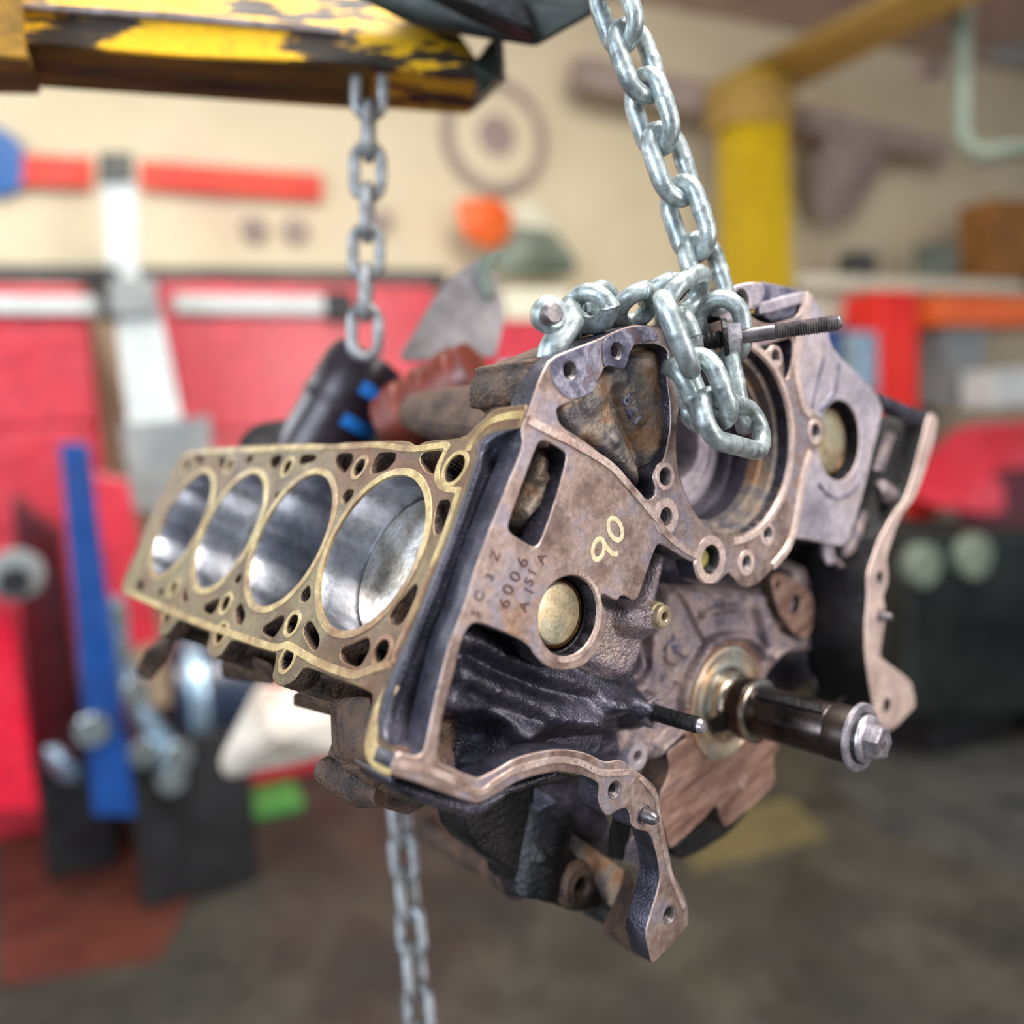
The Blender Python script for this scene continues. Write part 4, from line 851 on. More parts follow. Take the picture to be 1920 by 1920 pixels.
# rear chains
def straight_chain(name, label, p0, p1, d0, d1, n, phase, m='zinc_far', hw=.0115, r=.0050):
    e_ = empty(name, label, 'chain', loc=tuple(wp(*p0, d0))); bpy.context.view_layer.update()
    A, B = Vector(wp(*p0, d0)), Vector(wp(*p1, d1)); ax = (B-A).normalized(); pitch = (B-A).length/n
    v = (A-CAM.translation).normalized(); sd = ax.cross(v).normalized()
    for k in range(n):
        c_ = A+ax*pitch*(k+.5); hl = (pitch+2*r*.92)/2
        s2 = Matrix.Rotation(math.radians(90*(k % 2)+phase), 3, ax) @ sd
        o = link_mesh(c_-ax*hl, c_+ax*hl, s2, hw, r, 10, m, e_); reparent(o, e_)
    return e_
straight_chain('hoist_chain', 'grey chain hanging from the yellow boom down behind the cylinder deck', (693,130), (684,660), .72, .74, 7, 8)
straight_chain('slack_chain', 'pale grey chain hanging free below the engine block', (742,1440), (797,2010), .82, .74, 8, 35)

# ================================================================== HOIST BOOM
M['boom'] = mat('chipped_yellow_paint', [(.0, s(20,18,16)), (.43, s(44,34,24)), (.47, s(96,70,34)), (.49, s(232,178,6)), (1, s(248,200,20))], 11, .6, 0, [(60,.4,.002)], (1,3,5), 9)
M['boom_low'] = mat('brown_mottled_yellow', [(.3, s(44,34,22)), (.5, s(118,86,16)), (.62, s(160,116,14)), (.8, s(70,52,20))], 9, .75, 0, None, (.6,2,2), 8)  # darker, browner yellow for the beam's underside and sleeve
M['ram'] = mat('dark_green_steel', [(.3, s(22,26,24)), (.6, s(48,56,52)), (.8, s(66,74,72))], 14, .5, .2)
M['wornsteel'] = mat('worn_steel_edge', [(.3, s(92,74,64)), (.6, s(170,160,160))], 30, .4, .5)
boom = empty('hoist_boom', 'chipped yellow hoist beam with dark green steel head across the top left', 'hoist', loc=tuple(wp(400,80,.7)))
bpy.context.view_layer.update()
FT = [(-120,-2,.66), (60,10,.67), (350,32,.685), (700,62,.70), (890,112,.71)]
FBt = [(-120,66,.66), (60,84,.67), (350,108,.685), (700,122,.70), (925,152,.71)]
BB = [(-120,150,.78), (60,160,.78), (350,180,.79), (700,204,.80), (880,216,.80)]
TT = [(-120,-60,.70), (60,-50,.70), (350,-25,.72), (700,-5,.73), (860,60,.74)]
BT = [(-120,-60,.86), (60,-50,.86), (350,-25,.87), (700,0,.88), (880,120,.86)]
def strip(nm, A_, B_, m, th=None):
    V = [wp(*p) for p in A_]+[wp(*p) for p in B_]; n = len(A_)
    return V, [(k, k+1, n+k+1, n+k) for k in range(n-1)]
def closed_beam(nm, rows, m, par):
    n = len(rows[0]); V = []; Fc = []
    for r_ in rows: V += [wp(*p) for p in r_]
    R_ = len(rows)
    for a in range(R_):
        b = (a+1) % R_
        for k in range(n-1): Fc.append((a*n+k, a*n+k+1, b*n+k+1, b*n+k))
    Fc.append(tuple(a*n for a in range(R_))); Fc.append(tuple(a*n+n-1 for a in range(R_))[::-1])
    me = mesh(nm, V, Fc); bm = bmesh.new(); bm.from_mesh(me); bmesh.ops.recalc_face_normals(bm, faces=bm.faces)
    bmesh.ops.bevel(bm, geom=bm.edges[:], offset=.002, segments=2, affect='EDGES'); bm.to_mesh(me); bm.free()
    o = link(nm, me, m, None); reparent(o, par); return o
closed_beam('beam', [TT, FT, FBt, BB, BT], 'boom', boom)
# darker lower plate under the beam
def off(rows, dy, dd): return [(x, y+dy, d+dd) for x, y, d in rows]
closed_beam('lower_plate', [off(FBt[:4],1,-.001), off(BB[:4],3,-.002), off(BB[:4],0,.01), off(FBt[:4],-4,.01)], 'boom_low', boom)
closed_beam('edge_strip', [[(-120,-8,.655), (60,4,.665), (350,24,.68), (640,52,.694)], [(-120,8,.655), (60,20,.665), (350,40,.68), (640,66,.694)], [(-120,8,.67), (60,20,.68), (350,40,.695), (640,66,.708)], [(-120,-8,.67), (60,4,.68), (350,24,.695), (640,52,.708)]], 'wornsteel', boom)
closed_beam('sleeve', [[(-160,-60,.62), (36,-50,.635)], [(-160,100,.62), (52,112,.635)], [(-160,175,.76), (78,178,.76)], [(-160,-60,.9), (30,-50,.9)]], 'boom_low', boom)
hull_o = hull('end_cap', [wp(*p) for p in ((885,120,.70), (930,150,.70), (942,100,.72), (940,70,.74), (925,66,.76), (882,214,.80), (940,160,.78), (900,180,.72))], 'ram', None, .002); reparent(hull_o, boom)
tip = tube('end_pin', [wp(935,66,.72), wp(942,150,.72)], .0035, 'wornsteel', None, 10); reparent(tip, boom)
rh = boom
bpy.context.view_layer.update()
o = hull('head_body', [wp(*p) for p in ((620,-30,.66), (720,20,.66), (780,52,.67), (860,62,.67), (1005,88,.64), (1125,20,.62), (1125,-70,.62), (700,-80,.66), (1100,-60,.85), (1000,60,.85), (760,-60,.69), (780,40,.69))], 'ram', None, .006); reparent(o, rh)
o = hull('head_plate', [wp(*p) for p in ((800,20,.66), (1000,80,.635), (1000,60,.62), (760,-40,.64), (960,-40,.61), (1010,84,.70))], 'dark', None, .003); reparent(o, rh)

# ================================================================== WORKSHOP
phi = math.radians(24)
WD = Vector((math.cos(phi), math.sin(phi), 0)); WN = Vector((math.sin(phi), -math.cos(phi), 0)); W0 = Vector(wp(700,500,4.0))
CP = CAM.translation
def wallpt(x, y, off_=0.):
    d = Vector(wp(x, y, 1.))-CP; t = ((W0+WN*off_-CP).dot(WN))/d.dot(WN); return CP+d*t
def wallsh(x, y, off_=0.):
    p = wallpt(x, y, off_); return (p-W0).dot(WD), p.z
def wbox(name, x0, y0, x1, y1, off_, th, m, parent=None, bev=.01, label=None, floor=False):
    xm, ym = (x0+x1)/2, (y0+y1)/2
    s0 = wallsh(x0, ym, off_)[0]; s1 = wallsh(x1, ym, off_)[0]; h0 = wallsh(xm, y1, off_)[1]; h1 = wallsh(xm, y0, off_)[1]
    if floor: h0 = .0065
    c = W0+WD*((s0+s1)/2)+WN*(off_-th/2); c.z = (h0+h1)/2
    o = box(name, c, (abs(s1-s0), th, abs(h1-h0)), m, None, rz=phi, bev=min(bev, th*.3), label=label)
    if parent is not None: bpy.context.view_layer.update(); reparent(o, parent)
    return o
def wquad(name, quad, off_, th, m, parent=None, bev=.004):
    P = [wallpt(x, y, off_) for x, y in quad]; Q = [p-WN*th for p in P]
    o = hull(name, P+Q, m, None, bev)
    if parent is not None: reparent(o, parent)
    return o
def wcyl(name, x, y, rpx, off_, th, m, parent=None, n=32):
    c = wallpt(x, y, off_); R_ = (wallpt(x, y-rpx, off_)-c).length
    o = lathe(name, [(.0001, 0), (R_*.9, 0), (R_, -th*.15), (R_, -th), (.0001, -th)], frame_axis(c, WN), m, None, n)
    if parent is not None: reparent(o, parent)
    return o
def wempty(name, label, cat, x, y, off_=0, group=None):
    e_ = empty(name, label, cat, loc=tuple(wallpt(x, y, off_)), group=group); bpy.context.view_layer.update(); return e_
M['wall'] = mat('cream_wall_paint', [(.3, s(206,192,160)), (.6, s(222,208,176)), (.8, s(206,180,160))], 1.2, .7, 0, rvar=0, speck=0)
M['floor'] = mat('oil_stained_concrete', [(.3, s(34,33,29)), (.46, s(50,48,42)), (.56, s(66,63,54)), (.7, s(38,35,31))], 2.2, .6, 0, [(40,.2,.004)], detail=8)
M['ceiling'] = mat('pinkish_ceiling', [(.3, s(176,150,140)), (.6, s(204,180,166))], 1.5, .8, 0, rvar=0)
M['red'] = mat('red_enamel', [(.3, s(180,22,42)), (.6, s(208,52,68))], 2, .38, 0, coat=.6)
M['red_banner'] = mat('red_banner_cloth', [(.3, s(220,60,44)), (.6, s(232,78,56))], 4, .6, 0)
M['redlight'] = mat('bright_red_paint', [(.3, s(236,36,30)), (.6, s(246,52,40))], 3, .45, 0)
M['orange'] = mat('orange_plastic', [(.3, s(246,96,40)), (.6, s(252,120,56))], 5, .4, 0)
M['white'] = mat('white_enamel', [(.3, s(190,198,196)), (.6, s(208,214,212))], 3, .4, 0)
M['cream'] = mat('cream_card', [(.3, s(220,218,190)), (.6, s(236,232,208))], 6, .6, 0)
M['grey'] = mat('grey_painted_steel', [(.3, s(116,122,124)), (.6, s(146,150,148))], 4, .5, .1)
M['darkgrey'] = mat('dark_grey_steel', [(.3, s(48,50,50)), (.6, s(78,78,74))], 4, .5, .1)
M['black'] = mat('black_rubber', [(.3, s(14,14,16)), (.6, s(30,30,32))], 5, .5, 0)
M['maroon'] = mat('dark_maroon_paint', [(.3, s(52,8,18)), (.6, s(84,14,24))], 4, .3, 0, coat=.4)
M['blue'] = mat('blue_enamel', [(.3, s(12,52,110)), (.6, s(20,70,140))], 4, .35, 0)
M['blue_sign'] = mat('blue_sign_paint', [(.3, s(34,92,160)), (.6, s(44,106,176))], 4, .5, 0)
M['carfront'] = mat('black_green_bumper', [(.3, s(10,14,14)), (.6, s(34,40,38))], 3, .4, 0)
M['navy'] = mat('navy_paint', [(.3, s(22,30,46)), (.6, s(38,50,72))], 4, .3, 0, coat=.3)
M['palebluemetal'] = mat('pale_blue_metal', [(.3, s(140,170,196)), (.6, s(170,196,214))], 6, .25, .6)
M['glint_chrome'] = mat('glint_chrome', [(.3, s(200,224,232)), (.6, s(226,238,240))], 6, .12, .9)  # pale metal only for the discs that stand in for glints
M['green'] = mat('green_tray_plastic', [(.3, s(60,140,60)), (.6, s(84,164,80))], 6, .5, 0)
M['yellow'] = mat('yellow_lift_paint', [(.3, s(190,154,0)), (.6, s(206,172,4))], 3, .5, 0)
M['crimson'] = mat('crimson_paint', [(.3, s(196,14,44)), (.6, s(216,26,56))], 3, .4, 0)
M['tan'] = mat('tan_steel', [(.3, s(168,136,60)), (.6, s(186,152,84))], 3, .6, 0)
M['matting'] = mat('olive_matting', [(.3, s(78,70,42)), (.6, s(102,90,54))], 3, .8, 0)
M['brownbox'] = mat('brown_cardboard', [(.3, s(140,92,40)), (.6, s(176,120,60))], 5, .7, 0)
M['greygreen'] = mat('grey_green_pipe', [(.3, s(92,104,92)), (.6, s(128,138,122))], 6, .5, 0)
M['mauve'] = mat('mauve_steel_band', [(.3, s(146,130,124)), (.6, s(170,152,142))], 4, .7, 0)
M['stain'] = mat('red_brown_spill', [(.3, s(70,34,28)), (.6, s(98,52,40))], 6, .4, 0)
# room shell
fl = box('floor', (1, 3, -.05), (16, 12, .1), 'floor'); fl['kind'] = 'structure'
c = W0+WD*1.5-WN*.1; wl = box('wall_back', (c.x, c.y, 2.1), (16, .2, 4.2), 'wall', rz=phi); wl['kind'] = 'structure'
cl = box('ceiling', (2.5, 5.0, 3.75), (9, 4.6, .1), 'ceiling', rz=phi); cl['kind'] = 'structure'
# beams along the wall top right
o = wquad('trim_1', [(1090,100), (1400,170), (1400,232), (1090,160)], .25, .12, 'mauve'); o['kind'] = 'structure'
o = wquad('trim_2', [(1480,190), (1780,262), (1780,300), (1480,240)], .25, .12, 'mauve'); o['kind'] = 'structure'
o = wquad('trim_3', [(-300,492), (840,506), (840,540), (-300,530)], .12, .10, 'darkgrey'); o['kind'] = 'structure'
# red banners + white pillar
o = wquad('red_banner', [(40,288), (172,294), (172,352), (40,345)], .06, .03, 'red_banner'); tag(o, 'short red banner strip on the wall between the blue sign and the black bracket', 'banner')
o = wquad('red_banner', [(262,300), (604,325), (604,376), (262,352)], .06, .03, 'red_banner'); tag(o, 'long red banner strip on the cream wall right of the black bracket', 'banner')
e_ = wempty('jib_crane', 'white slanting post with black top bracket and grey foot in front of the red cabinets', 'crane', 250, 500, .5)
wquad('post', [(190,330), (255,335), (262,560), (205,560)], .62, .10, 'white', e_)
wquad('post', [(215,575), (300,575), (345,800), (240,800)], .62, .10, 'white', e_)
wquad('top_bracket', [(185,285), (250,285), (250,335), (185,335)], .65, .14, 'darkgrey', e_)
wquad('elbow', [(205,520), (290,520), (300,590), (205,590)], .66, .14, 'grey', e_)
wquad('foot_box', [(225,795), (395,780), (400,960), (250,960)], .70, .2, 'grey', e_)
wquad('brace', [(195,500), (225,500), (225,600), (200,600)], .64, .1, 'black', e_)
o = wcyl('round_sign', -20, 300, 66, .06, .03, 'blue_sign'); tag(o, 'blue round sign on the wall at the left edge', 'sign')
e_ = wempty('wall_socket', 'pair of small grey round sockets on the cream wall under the red banner', 'socket', 510, 425)
wcyl('socket', 478, 428, 24, .04, .03, 'mauve', e_); wcyl('socket', 555, 430, 24, .04, .03, 'mauve', e_)
o = wcyl('hook_knob', 715, 410, 22, .05, .04, 'mauve'); tag(o, 'small brown-grey knob on the wall behind the hoist chain', 'knob')
# red cabinets
for nm, x0, x1, lab in (('a', -260, 195, 'red enamel tool cabinet with white rail at the left edge'), ('b', 322, 835, 'wide red enamel tool cabinet with white rail behind the hoist chain')):
    e_ = wempty('tool_cabinet', lab, 'cabinet', (x0+x1)/2, 800, .3)
    wbox('cabinet_body', x0, 530, x1, 1200, .35, .33, 'red', e_, .02, floor=True)
    wbox('rail', x0+4, 552, x1-(10 if nm == 'a' else 225), 588, .40, .05, 'white', e_)
    wbox('rail_end', (x1-8 if nm == 'a' else x1-222), 545, (x1+14 if nm == 'a' else x1-170), 600, .41, .06, 'black', e_)
    wbox('drawer_front', x0+12, 622, x1-20, 800, .365, .02, 'red', e_); wbox('drawer_front', x0+12, 815, x1-20, 1000, .365, .02, 'red', e_)
# clock-like round sign, orange lamp, clutter
e_ = wempty('round_wall_sign', 'large pale round sign with a mauve rim on the cream wall', 'sign', 930, 255)
c = wallpt(930,255,.04); Rr = (wallpt(930,145,.04)-c).length
for nm, a_, b_, m_ in (('sign_rim', Rr*.82, Rr, 'mauve'), ('sign_disc', .001, Rr*.80, 'wall'), ('sign_centre', .001, Rr*.35, 'mauve')):
    o = lathe(nm, [(a_, 0), (b_, 0), (b_, -.03)], frame_axis(c+WN*(.01 if nm == 'sign_centre' else 0), WN), m_, None, 48); reparent(o, e_)
o = hull('orange_beacon', [wallpt(x, y, z) for x, y, z in ((858,375,.25), (935,370,.25), (965,400,.25), (955,450,.25), (920,470,.25), (875,450,.25), (855,410,.25), (905,400,.32), (900,380,.14), (920,450,.14))], 'orange', None, .01, smooth=True); tag(o, 'orange beacon lamp on the wall below the round sign', 'lamp')
e_ = wempty('shelf_clutter', 'grey green heap of parts on the wall shelf right of the orange beacon', 'parts', 1000, 480)
hull_o = hull('bracket', [wallpt(x, y, z) for x, y, z in ((925,470,.2), (960,420,.2), (1040,430,.2), (1085,490,.22), (1070,520,.22), (930,520,.2), (1000,470,.3))], 'greygreen', None, .01); reparent(hull_o, e_)
hull_o = hull('bracket', [wallpt(x, y, z) for x, y, z in ((940,380,.1), (1010,380,.1), (1100,500,.1), (930,480,.1), (1000,450,.14))], 'cream', None, .01); reparent(hull_o, e_)
o = wbox('card_box', 948, 540, 1070, 600, .35, .3, 'cream'); tag(o, 'cream box behind the left end of the choker chain', 'box')
o = wbox('red_toolbox', 900, 602, 1075, 700, .36, .3, 'red'); tag(o, 'red toolbox below the cream box behind the block', 'toolbox')
o = wbox('grey_locker', 850, 705, 1100, 1000, .36, .34, 'darkgrey', floor=True); tag(o, 'dark grey locker mostly hidden behind the engine block', 'cabinet')
# yellow lift column + beam
lift = wempty('lift_column', 'yellow steel column of the vehicle lift behind the engine', 'lift', 1430, 400, .5)
wquad('column', [(1378,130), (1478,125), (1492,800), (1398,800)], .55, .16, 'yellow', lift)
wquad('column_collar', [(1372,135), (1490,140), (1490,225), (1372,225)], .57, .2, 'tan', lift)
wquad('column_foot', [(1398,800), (1492,800), (1500,1500), (1405,1500)], .55, .16, 'yellow', lift)
o = hull('lift_beam', [Vector(wp(*p)) for p in ((1395,130,4.4), (1490,170,4.4), (1860,-10,2.8), (1790,-60,2.8), (1395,120,4.6), (1490,160,4.6), (1860,-20,3.0), (1780,-70,3.0))], 'tan', None, .01); tag(o, 'tan yellow overhead beam running from the lift column to the upper right', 'beam')
# right hand clutter
def thing_wbox(nm, lab, cat, *a, **k):
    o = wbox(nm, *a, **k); return tag(o, lab, cat)
thing_wbox('wall_cabinet', 'pale cream shelf board along the right wall above the red cart', 'shelf', 1500, 520, 1920, 545, .5, .3, 'cream')
o = hull('fan_housing', [wallpt(x, y, z) for x, y, z in ((1520,300,.2), (1560,235,.2), (1650,240,.2), (1670,290,.2), (1600,410,.2), (1540,420,.2), (1515,360,.2), (1590,320,.32))], 'mauve', None, .02); tag(o, 'grey brown fan housing hung on the wall right of the yellow column', 'fan')
o = tube('overhead_pipe', [Vector(wp(*p)) for p in ((1800,-40,3.2), (1806,120,3.2), (1806,260,3.2), (1830,290,3.2), (1990,270,3.2))], .036, 'greygreen', None, 14); tag(o, 'grey green pipe dropping from the ceiling and bending right', 'pipe')
o = hull('ceiling_heater', [Vector(wp(*p)) for p in ((1850,90,3.4), (1990,60,3.4), (1990,130,3.4), (1850,120,3.4), (1850,90,3.7), (1990,130,3.7))], 'darkgrey', None, .01); tag(o, 'dark heater hanging near the ceiling at the right edge', 'heater')
o = hull('pipe_valve', [Vector(wp(*p)) for p in ((1700,110,3.4), (1770,105,3.4), (1780,145,3.4), (1710,150,3.4), (1740,130,3.3), (1740,130,3.5))], 'mauve', None, .01); tag(o, 'small grey brown valve box left of the overhead pipe', 'valve')
thing_wbox('cardboard_box', 'brown cardboard box on the shelf at the right edge', 'box', 1865, 375, 1990, 522, .5, .25, 'brownbox')
thing_wbox('spray_can', 'dark grey green canister on the shelf above the red cart', 'canister', 1745, 455, 1800, 520, .5, .12, 'greygreen')
thing_wbox('paint_tin', 'dark tin on the shelf right of the yellow column', 'tin', 1600, 470, 1645, 520, .5, .12, 'darkgrey')
thing_wbox('oil_carton', 'cream carton behind the right end of the stud bolt', 'box', 1500, 547, 1636, 612, .40, .25, 'cream')
e_ = wempty('tool_cart', 'bright red upright tool cart behind the right bank of the block', 'cart', 1680, 640, .7)
wbox('cart_body', 1650, 545, 1722, 780, .8, .25, 'redlight', e_); wbox('cart_leg', 1655, 780, 1668, 1100, .8, .05, 'darkgrey', e_, floor=True); wbox('cart_leg', 1705, 780, 1718, 1100, .8, .05, 'darkgrey', e_, floor=True)
thing_wbox('grease_drum', 'blue drum standing behind the upper right of the block', 'drum', 1545, 615, 1608, 700, .72, .22, 'blue')
thing_wbox('water_bottle', 'pale blue water bottle between the blue drum and the red cart', 'bottle', 1612, 620, 1648, 740, 1.05, .12, 'palebluemetal')
thing_wbox('orange_case', 'orange tool case on the bench at the right edge', 'case', 1760, 555, 1990, 610, .82, .3, 'orange')
thing_wbox('gas_cylinder', 'grey cylinder on the bench below the orange case', 'cylinder', 1780, 614, 1850, 760, .82, .2, 'grey')
thing_wbox('black_case', 'black case beside the grey cylinder', 'case', 1724, 625, 1756, 780, .62, .12, 'darkgrey')
thing_wbox('white_bucket', 'white bucket low at the right edge above the car bonnet', 'bucket', 1866, 690, 1990, 760, 1.1, .2, 'white')
thing_wbox('red_crate', 'red crate low behind the right bank of the block', 'crate', 1640, 790, 1720, 850, 1.2, .25, 'red')
# car at right
car = wempty('parked_car', 'red car with dark front parked behind the engine at the right', 'car', 1850, 1000, 1.2)
o = hull('bonnet', [wallpt(x, y, z) for x, y, z in ((1700,890,1.3), (1800,790,1.2), (1990,780,1.2), (2150,820,1.2), (2150,1000,1.5), (1780,960,1.6), (1700,930,1.5), (1720,900,.8), (2150,820,.5))], 'red', None, .04, smooth=False); reparent(o, car)
o = hull('windscreen', [wallpt(x, y, z) for x, y, z in ((1790,890,1.45), (2150,850,1.45), (2150,1010,1.6), (1800,1000,1.6), (1790,890,1.3), (2150,850,1.3))], 'maroon', None, .02); reparent(o, car)
o = hull('front_bumper', [wallpt(x, y, z) for x, y, z in ((1640,960,1.5), (1700,1000,1.7), (2150,1010,1.7), (2150,1330,1.7), (1700,1350,1.7), (1640,1300,1.5), (1640,960,.8), (2150,1330,.8))], 'carfront', None, .03); reparent(o, car)
for x, y, r_ in ((1738,1062,40), (1835,1045,42)): wcyl('headlamp', x, y, r_, 1.76, .05, 'greygreen', car)
o = hull('pink_panel', [wallpt(x, y, z) for x, y, z in ((1700,900,1.4), (1760,880,1.4), (1770,960,1.4), (1690,1000,1.4), (1720,930,1.3))], 'redlight', None, .01); reparent(o, car)
wbox('wheel_block', 1750, 1300, 1900, 1500, 1.6, .3, 'black', car, floor=True)
wbox('wheel_block', 1640, 1250, 1700, 1480, 1.3, .3, 'black', car, floor=True)
# workbench dark behind centre right
o = wbox('work_bench', 1540, 1000, 1640, 1500, .6, .4, 'black', floor=True); tag(o, 'black bench hidden behind the crankshaft', 'bench')
# left lower things
st_ = wempty('engine_stand', 'bright red engine stand leaning post and dark red frame at the left edge', 'stand', 60, 1300, 1.0)
wquad('stand_leg', [(-60,1150), (20,1150), (72,1520), (-10,1520)], 1.25, .07, 'crimson', st_)
wquad('stand_frame', [(20,930), (110,1000), (160,1420), (60,1420)], 1.0, .2, 'maroon', st_)
wquad('stand_frame', [(140,880), (240,900), (300,1200), (160,1250)], .98, .1, 'red', st_)
wcyl('stand_hub', 28, 1080, 48, 1.3, .05, 'grey', st_); wcyl('stand_hub', 25, 1092, 26, 1.34, .04, 'black', st_)
jk = wempty('blue_post', 'blue slanting steel post standing between the red stand and the engine', 'post', 180, 1200, 1.2)
wquad('post', [(110,830), (165,830), (255,1530), (175,1530)], 1.3, .08, 'blue', jk)
wcyl('glint_disc', 172, 1372, 30, 1.36, .04, 'glint_chrome', jk)  # disc stands in for a blurred highlight, not a fitted cap
mr = wempty('motor_unit', 'navy motor with pale blue pipe on the floor behind the left end of the block', 'motor', 400, 1320, 1.1)
wl0, wl1 = wallpt(320,1300,1.0), wallpt(480,1300,1.0); Rr = (wallpt(400,1210,1.0)-wallpt(400,1300,1.0)).length
o = lathe('motor_body', [(.0001, 0), (Rr*.8, 0), (Rr, .02), (Rr, (wl1-wl0).length), (Rr*.8, (wl1-wl0).length+.02), (.0001, (wl1-wl0).length+.02)], frame_axis(wl0, WD), 'navy', None, 32); reparent(o, mr)
o = lathe('motor_band', [(Rr*1.01, .05), (Rr*1.03, .06), (Rr*1.03, .10), (Rr*1.01, .11)], frame_axis(wl0, WD), 'palebluemetal', None, 32); reparent(o, mr)
o = tube('motor_pipe', [wallpt(x, y, 1.15) for x, y in ((215,1120), (230,1250), (260,1330), (310,1400), (325,1450))], [.03,.03,.035,.04,.04], 'palebluemetal', None, 14); reparent(o, mr)
for x, y in ((213,1160), (255,1300), (215,1225), (270,1415), (335,1420), (322,1465)): wcyl('glint_disc', x, y, 26, 1.2, .04, 'glint_chrome', mr)  # added discs in place of out-of-focus specular glints
wbox('motor_base', 240, 1380, 470, 1500, 1.15, .4, 'black', mr, floor=True)
o = hull('wheel_hub_cap', [wallpt(x, y, z) for x, y, z in ((80,1400,1.3), (110,1395,1.3), (150,1440,1.3), (145,1470,1.3), (110,1465,1.3), (85,1430,1.3), (115,1430,1.36))], 'palebluemetal', None, .006, smooth=True); tag(o, 'pale grey hub lying low between the red leg and the blue post', 'hub')
o = wbox('low_trolley', 60, 1300, 200, 1500, .78, .3, 'black', floor=True); tag(o, 'black low trolley behind the red leg and the blue post', 'trolley')
M['bracketwhite'] = mat('stained_white_casting', [(.35, s(150,120,100)), (.5, s(196,186,172)), (.7, s(208,202,192))], 7, .6, 0)
o = hull('gearbox_bracket', [np.array(wp(*p)) for p in ((405,1430,1.5), (420,1465,1.5), (470,1450,1.5), (560,1400,1.5), (655,1415,1.5), (660,1330,1.5), (600,1290,1.5), (480,1280,1.5), (455,1340,1.5), (440,1390,1.5), (520,1380,1.44), (520,1350,1.65))], M['bracketwhite'], None, .01); tag(o, 'off-white stained cast bracket behind the lower left of the block', 'bracket')
g0 = wallpt(460,1470,1.0); dg_ = Vector(wp(460,1480,1.))-CP; t_ = -CP.z/dg_.z; gp = CP+dg_*t_
o = box('drip_tray', (gp.x+.08, gp.y-.20, .02), (.40, .22, .04), 'green', rz=phi, bev=.008); tag(o, 'green drip tray on the floor behind the block', 'tray')
# black canister with two blue bands behind the block
can = empty('oil_filter', 'black canister with two blue bands standing on the rear of the block', 'filter', loc=tuple(wp(640,780,.80)))
bpy.context.view_layer.update()
M['blueband'] = mat('blue_band', [(.3, s(20,96,190)), (.6, s(44,130,220))], 20, .35, 0)
M['blackcan'] = mat('black_can_paint', [(.3, s(30,24,30)), (.6, s(58,46,56))], 12, .35, .2, coat=.2)
ca, cb2 = Vector(wp(610,815,.80)), Vector(wp(697,665,.80)); frc = frame_axis(ca, cb2-ca); Lc = (cb2-ca).length; Rc = .038
def canp(nm, prof, m):
    o = lathe(nm, prof, frc, m, None, 40); reparent(o, can)
canp('can_body', [(.0001, -.03), (Rc*.95, -.03), (Rc, -.02), (Rc, Lc*.25), (Rc*1.02, Lc*.27), (Rc*1.02, Lc*.8), (Rc*.9, Lc*.97), (Rc*.6, Lc*1.0), (.0001, Lc)], 'blackcan')
canp('band', [(Rc*1.0, Lc*.28), (Rc*1.05, Lc*.29), (Rc*1.05, Lc*.40), (Rc*1.0, Lc*.41)], 'blackcan')
for z0 in (.18, .56):   # blue label strips wrap only part of the way round
    V = []; Fc = []; na = 14
    vv = frc.inverted() @ CP; a0 = math.atan2(vv.y, vv.x)
    for k in range(na+1):
        a = a0+.15+k*.075
        for r_, z_ in ((Rc*1.03, Lc*z0), (Rc*1.055, Lc*z0), (Rc*1.055, Lc*(z0+.14)), (Rc*1.03, Lc*(z0+.14))): V.append(frc @ Vector((r_*math.cos(a), r_*math.sin(a), z_)))
    for k in range(na):
        for j_ in range(3): Fc.append((4*k+j_, 4*k+j_+1, 4*k+j_+5, 4*k+j_+4))
    Fc += [(0,1,2,3), (4*na+3,4*na+2,4*na+1,4*na)]
    o = link('blue_band', mesh('blue_band', V, Fc), 'blueband', None); reparent(o, can)
# steel guard plate, red brown housing, yellow part behind the valley
M['plate'] = mat('grey_sheet_metal', [(.3, s(150,138,136)), (.6, s(176,168,164))], 6, .5, .3)
o = hull('guard_plate', [np.array(wp(*p)) for p in ((748,668,.78), (830,530,.78), (905,480,.78), (925,500,.78), (948,590,.78), (930,670,.78), (760,680,.78), (748,668,.80), (905,480,.80), (948,590,.80), (930,670,.80))], M['plate'], None, .003); tag(o, 'grey triangular sheet metal plate rising behind the block valley', 'plate')
o = tube('strap_hook', [np.array(wp(*p)) for p in ((940,470,.78), (915,490,.78), (905,515,.78), (918,560,.78))], [.003,.008,.008,.006], M['greygreen'], None, 12); tag(o, 'blue grey hook at the tip of the triangular plate', 'hook')
M['redbrown'] = mat('red_brown_housing', [(.3, s(84,40,30)), (.5, s(124,52,38)), (.7, s(96,72,70))], 16, .4, .1)
hs = empty('starter_housing', 'red brown ribbed housing sitting in the valley behind the block', 'housing', loc=tuple(wp(830,730,.72)))
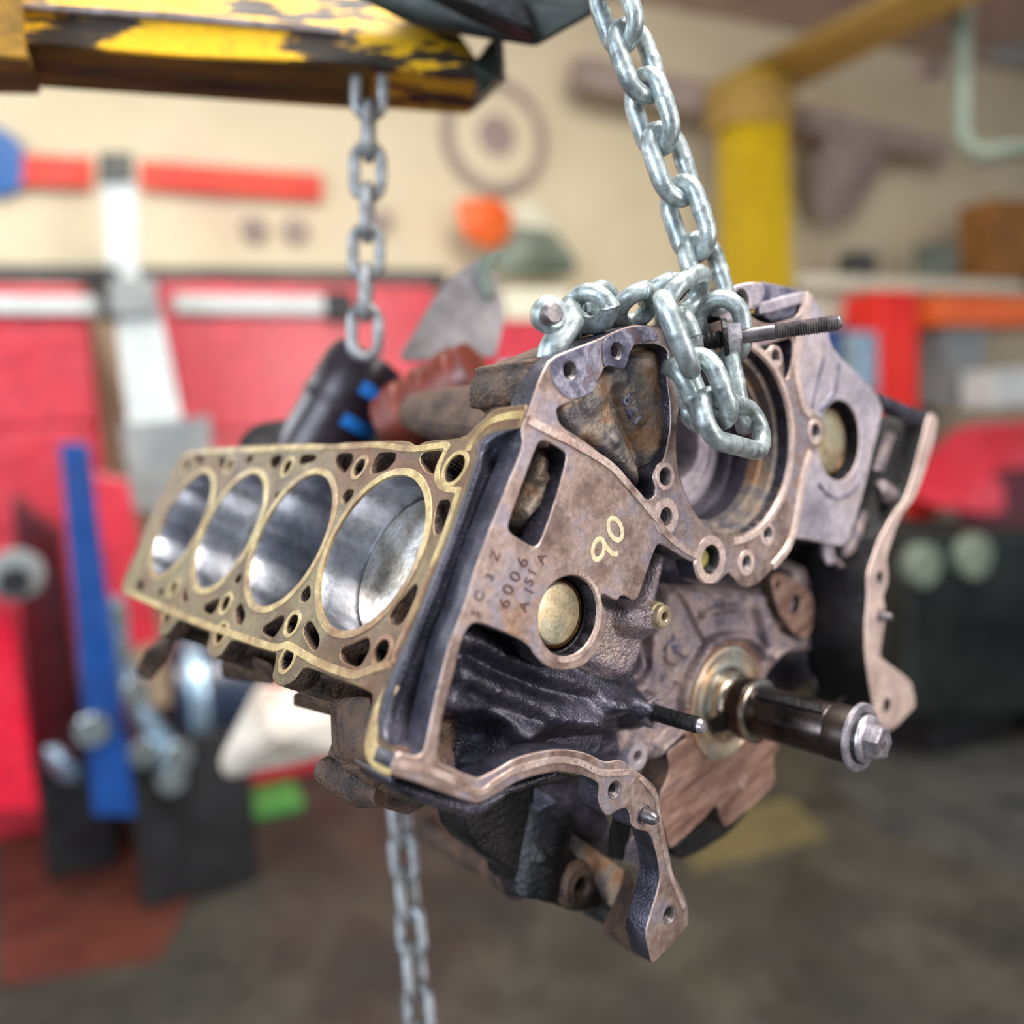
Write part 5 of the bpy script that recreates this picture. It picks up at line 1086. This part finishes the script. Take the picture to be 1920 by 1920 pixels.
bpy.context.view_layer.update()
A, B = Vector(wp(735,800,.76)), Vector(wp(900,700,.72)); frh = frame_axis(A, B-A); Lh = (B-A).length
prh = [(.0001, 0)]
for k in range(7): prh += [(.030+.004*(k % 2), Lh*k/7+.001), (.030+.004*(k % 2), Lh*(k+1)/7-.001)]
prh += [(.0001, Lh)]
o = lathe('ribbed_body', prh, frh, 'redbrown', None, 36); reparent(o, hs)
o = hull('grey_bracket', [np.array(wp(*p)) for p in ((930,672,.72), (975,668,.70), (1000,680,.70), (960,730,.70), (920,740,.72), (950,700,.66))], M['grey'], None, .003); reparent(o, hs)
M['yellowgrit'] = mat('greasy_yellow', [(.3, s(40,30,10)), (.47, s(120,90,10)), (.52, s(224,180,20)), (.8, s(240,196,40))], 120, .5, 0)
o = hull('yellow_clamp', [np.array(wp(*p)) for p in ((905,750,.60), (940,722,.60), (978,715,.60), (985,760,.60), (960,775,.60), (915,765,.60), (950,745,.58), (950,745,.64))], M['yellowgrit'], None, .003); tag(o, 'greasy yellow clamp in the valley beside the top flange', 'clamp')
# floor marks
g_ = lambda x, y: (lambda d: CP+d*(-CP.z/d.z))(Vector(wp(x, y, 1.))-CP)
for nm, pts, m_, lab in (('oil_spill', [(0,1560), (180,1560), (380,1640), (300,1800), (0,1850)], 'stain', 'red brown spill on the floor at the lower left'), ('floor_mat', [(1260,1540), (1480,1500), (1560,1570), (1300,1640)], 'matting', 'olive yellow mat on the floor behind the bearing cap'), ('shade_mat', [(1500,1400), (2100,1400), (2100,1700), (1650,1560)], 'darkgrey', 'dark sheet for the shaded floor at the right')):  # the dark sheet stands in for shaded floor beside the car
    P = [g_(x, y) for x, y in pts]; V = [(p.x, p.y, .0) for p in P]+[(p.x, p.y, .006) for p in P]; n = len(P)
    Fc = [tuple(range(n, 2*n))]+[(k, (k+1) % n, n+(k+1) % n, n+k) for k in range(n)]
    o = link(nm, mesh(nm, V, Fc), m_); tag(o, lab, 'mat' if 'mat' in nm else 'stain')
